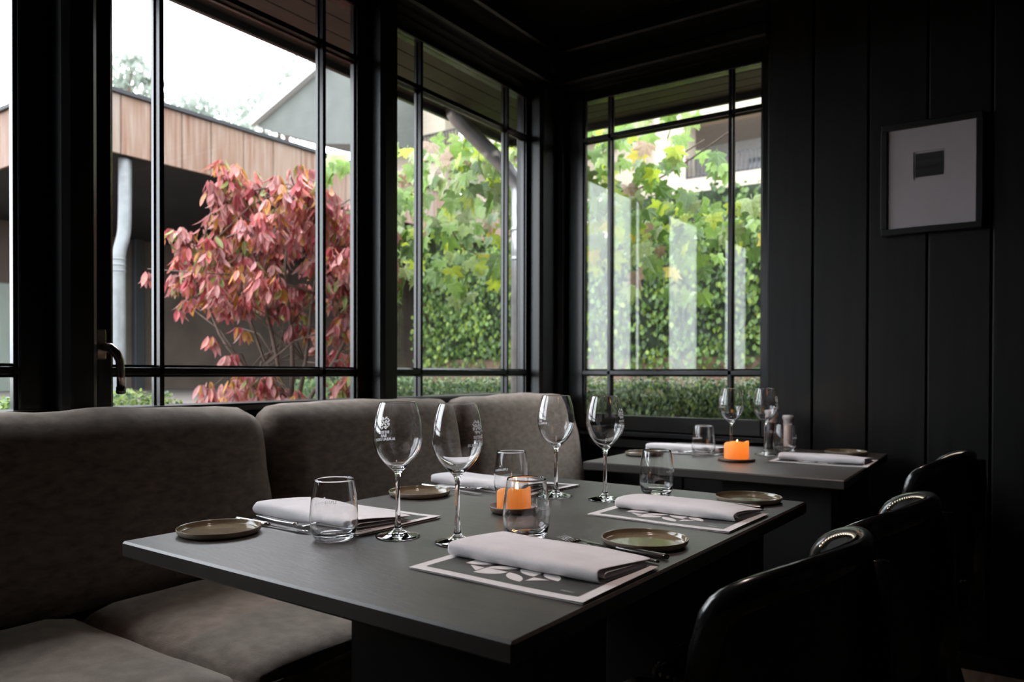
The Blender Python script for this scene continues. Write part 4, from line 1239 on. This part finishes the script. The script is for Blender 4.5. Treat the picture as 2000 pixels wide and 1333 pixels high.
hedge('yew_hedge', 'dark trimmed hedge running in front of the cream house', -5.9, 16, 11.5, 12.6, GZ, 3.95, 14000, .10, IVY, (6, 3, .15), ['-y'], 8, lump=.05, topw=.1)

# --- cream house with loggia on the right, gable on the left
MB().box(-10.6, -4.2, 3.0, 6.6, GZ - .02, GZ + .004).build('trim_9', K['pave'], kind='structure')   # terrace under the canopy
hs = thing('cream_house', 'large cream rendered house with a balcony and a white gable beyond the garden', 'house', (-12, 26, GZ))
def H_(x0, x1, y0, y1, z0, z1): return (x0 + 12, x1 + 12, y0 - 26, y1 - 26, z0 - GZ, z1 - GZ)
MB().box(*H_(-11.6, -10.42, 26, 27.0, GZ, 13.4)).build('pier', K['cream'], hs)
MB().box(*H_(-10.42, 30, 26, 27.0, GZ, 7.95)).build('wall', K['cream'], hs)
MB().box(*H_(-10.42, 30, 26, 27.0, 10.05, 13.4)).build('wall', K['cream'], hs)
MB().box(*H_(-26.8, -21.45, 26, 27, GZ, 18)).build('wall', K['cream'], hs)
MB().box(*H_(-21.5, -11.6, 27.6, 28.4, GZ, 13.4)).build('wall', K['cream'], hs)
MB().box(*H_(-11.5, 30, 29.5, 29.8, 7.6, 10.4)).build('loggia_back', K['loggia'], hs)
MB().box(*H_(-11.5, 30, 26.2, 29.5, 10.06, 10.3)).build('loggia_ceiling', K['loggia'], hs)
MB().box(*H_(-21.5, 30, 25.3, 28, 13.4, 13.8)).build('roof_edge', K['whitetrim'], hs)
for x in (-9.2, -7.0):
    MB().box(*H_(x, x + 1.2, 29.4, 29.52, 7.95, 9.3)).build('loggia_window', K['winpane'], hs)
def railing(x0, x1, yy, z0, z1, nb):
    m = MB()
    m.box(*H_(x0, x1, yy, yy + .05, z1 - .05, z1)); m.box(*H_(x0, x1, yy, yy + .05, z0, z0 + .05))
    for i in range(nb + 1):
        x = x0 + (x1 - x0) * i / nb
        m.box(*H_(x - .02, x + .02, yy, yy + .04, z0, z1))
    m.build('railing', K['railing'], hs)
railing(-10.4, 2, 26.1, 8.0, 8.72, 80)
railing(-22.6, -14, 25.9, 10.7, 11.62, 50)
MB().box(*H_(-22.6, -14, 25.6, 27.6, 10.4, 10.7)).build('balcony_slab', K['cream'], hs)
f = MB(); f.box(*H_(-24.15, -23.05, 25.9, 26.0, 11.0, 12.6)); f.build('window_frame', K['whitetrim'], hs)
for i in range(2):
    for j in range(2):
        MB().box(*H_(-24.03 + .52 * i, -23.60 + .52 * i, 25.87, 25.9, 11.1 + .73 * j, 11.72 + .73 * j)).build('pane', K['winpane'], hs)
MB().box(*H_(-23.05, -22.75, 25.9, 26, 11.0, 12.55)).build('shutter', K['railing'], hs)
# gable roof over the left end: sloping slab seen from below, white rake board
P = [(-32.0 + 12, 13.85 - GZ), (-22.8 + 12, 17.15 - GZ), (-22.8 + 12, 16.5 - GZ), (-32.0 + 12, 13.2 - GZ)]
MB().prism(P, 1, -2.2, -1.9).build('bargeboard', K['whitetrim'], hs)
P = [(-31.9 + 12, 13.3 - GZ), (-22.8 + 12, 16.6 - GZ), (-22.8 + 12, 10.8 - GZ), (-27.3 + 12, 11.6 - GZ), (-31.4 + 12, 13.0 - GZ)]
MB().prism(P, 1, -1.9, -.2).build('gable_underside', K['underside'], hs)

# --- distant trees over the roofs
def far_tree(x, y, h, r_, label, seed, n=900, dens=1.0):
    rg = random.Random(seed)
    t = thing('distant_tree', label, 'tree', (x, y, GZ))
    ov = leaf_oval(); m = MB()
    blobs = []
    for i in range(14):
        a = rg.uniform(0, 2 * pi); q = rg.uniform(0, 1) ** .6
        z = rg.uniform(.45, .97)
        w = r_ * (1.15 - .75 * max(0, z - .55) / .45)
        blobs.append((Vector((cos(a) * q * w, sin(a) * q * w, z * h)), rg.uniform(.18, .42) * r_))
    for i in range(n):
        c, br_ = rg.choice(blobs)
        d = Vector((rg.gauss(0, 1), rg.gauss(0, 1), rg.gauss(0, .8))) * br_ * .55
        b = basis(Vector((rg.uniform(-1, 1), rg.uniform(-1, 1), -1)).normalized(), Vector((rg.uniform(-1, 1), rg.uniform(-1, 1), 1)).normalized(), 0)
        m.add([c + d + b @ (Vector(v_) * rg.uniform(.25, .55)) for v_ in ov[0]], ov[1], rg.randrange(2))
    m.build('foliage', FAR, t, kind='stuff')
    MB().tube([(0, 0, 0), (.1, 0, h * .5), (0, .1, h * .9)], [.28, .18, .06], 8).build('trunk', K['bark'], t)
    bm_ = MB()
    for c, br_ in blobs[:9]:
        bm_.tube([(.05, 0, h * rg.uniform(.4, .6)), c * .6 + Vector((0, 0, h * .25)), c], [.10, .07, .03], 5)
    bm_.build('branches', K['bark'], t, kind='stuff')
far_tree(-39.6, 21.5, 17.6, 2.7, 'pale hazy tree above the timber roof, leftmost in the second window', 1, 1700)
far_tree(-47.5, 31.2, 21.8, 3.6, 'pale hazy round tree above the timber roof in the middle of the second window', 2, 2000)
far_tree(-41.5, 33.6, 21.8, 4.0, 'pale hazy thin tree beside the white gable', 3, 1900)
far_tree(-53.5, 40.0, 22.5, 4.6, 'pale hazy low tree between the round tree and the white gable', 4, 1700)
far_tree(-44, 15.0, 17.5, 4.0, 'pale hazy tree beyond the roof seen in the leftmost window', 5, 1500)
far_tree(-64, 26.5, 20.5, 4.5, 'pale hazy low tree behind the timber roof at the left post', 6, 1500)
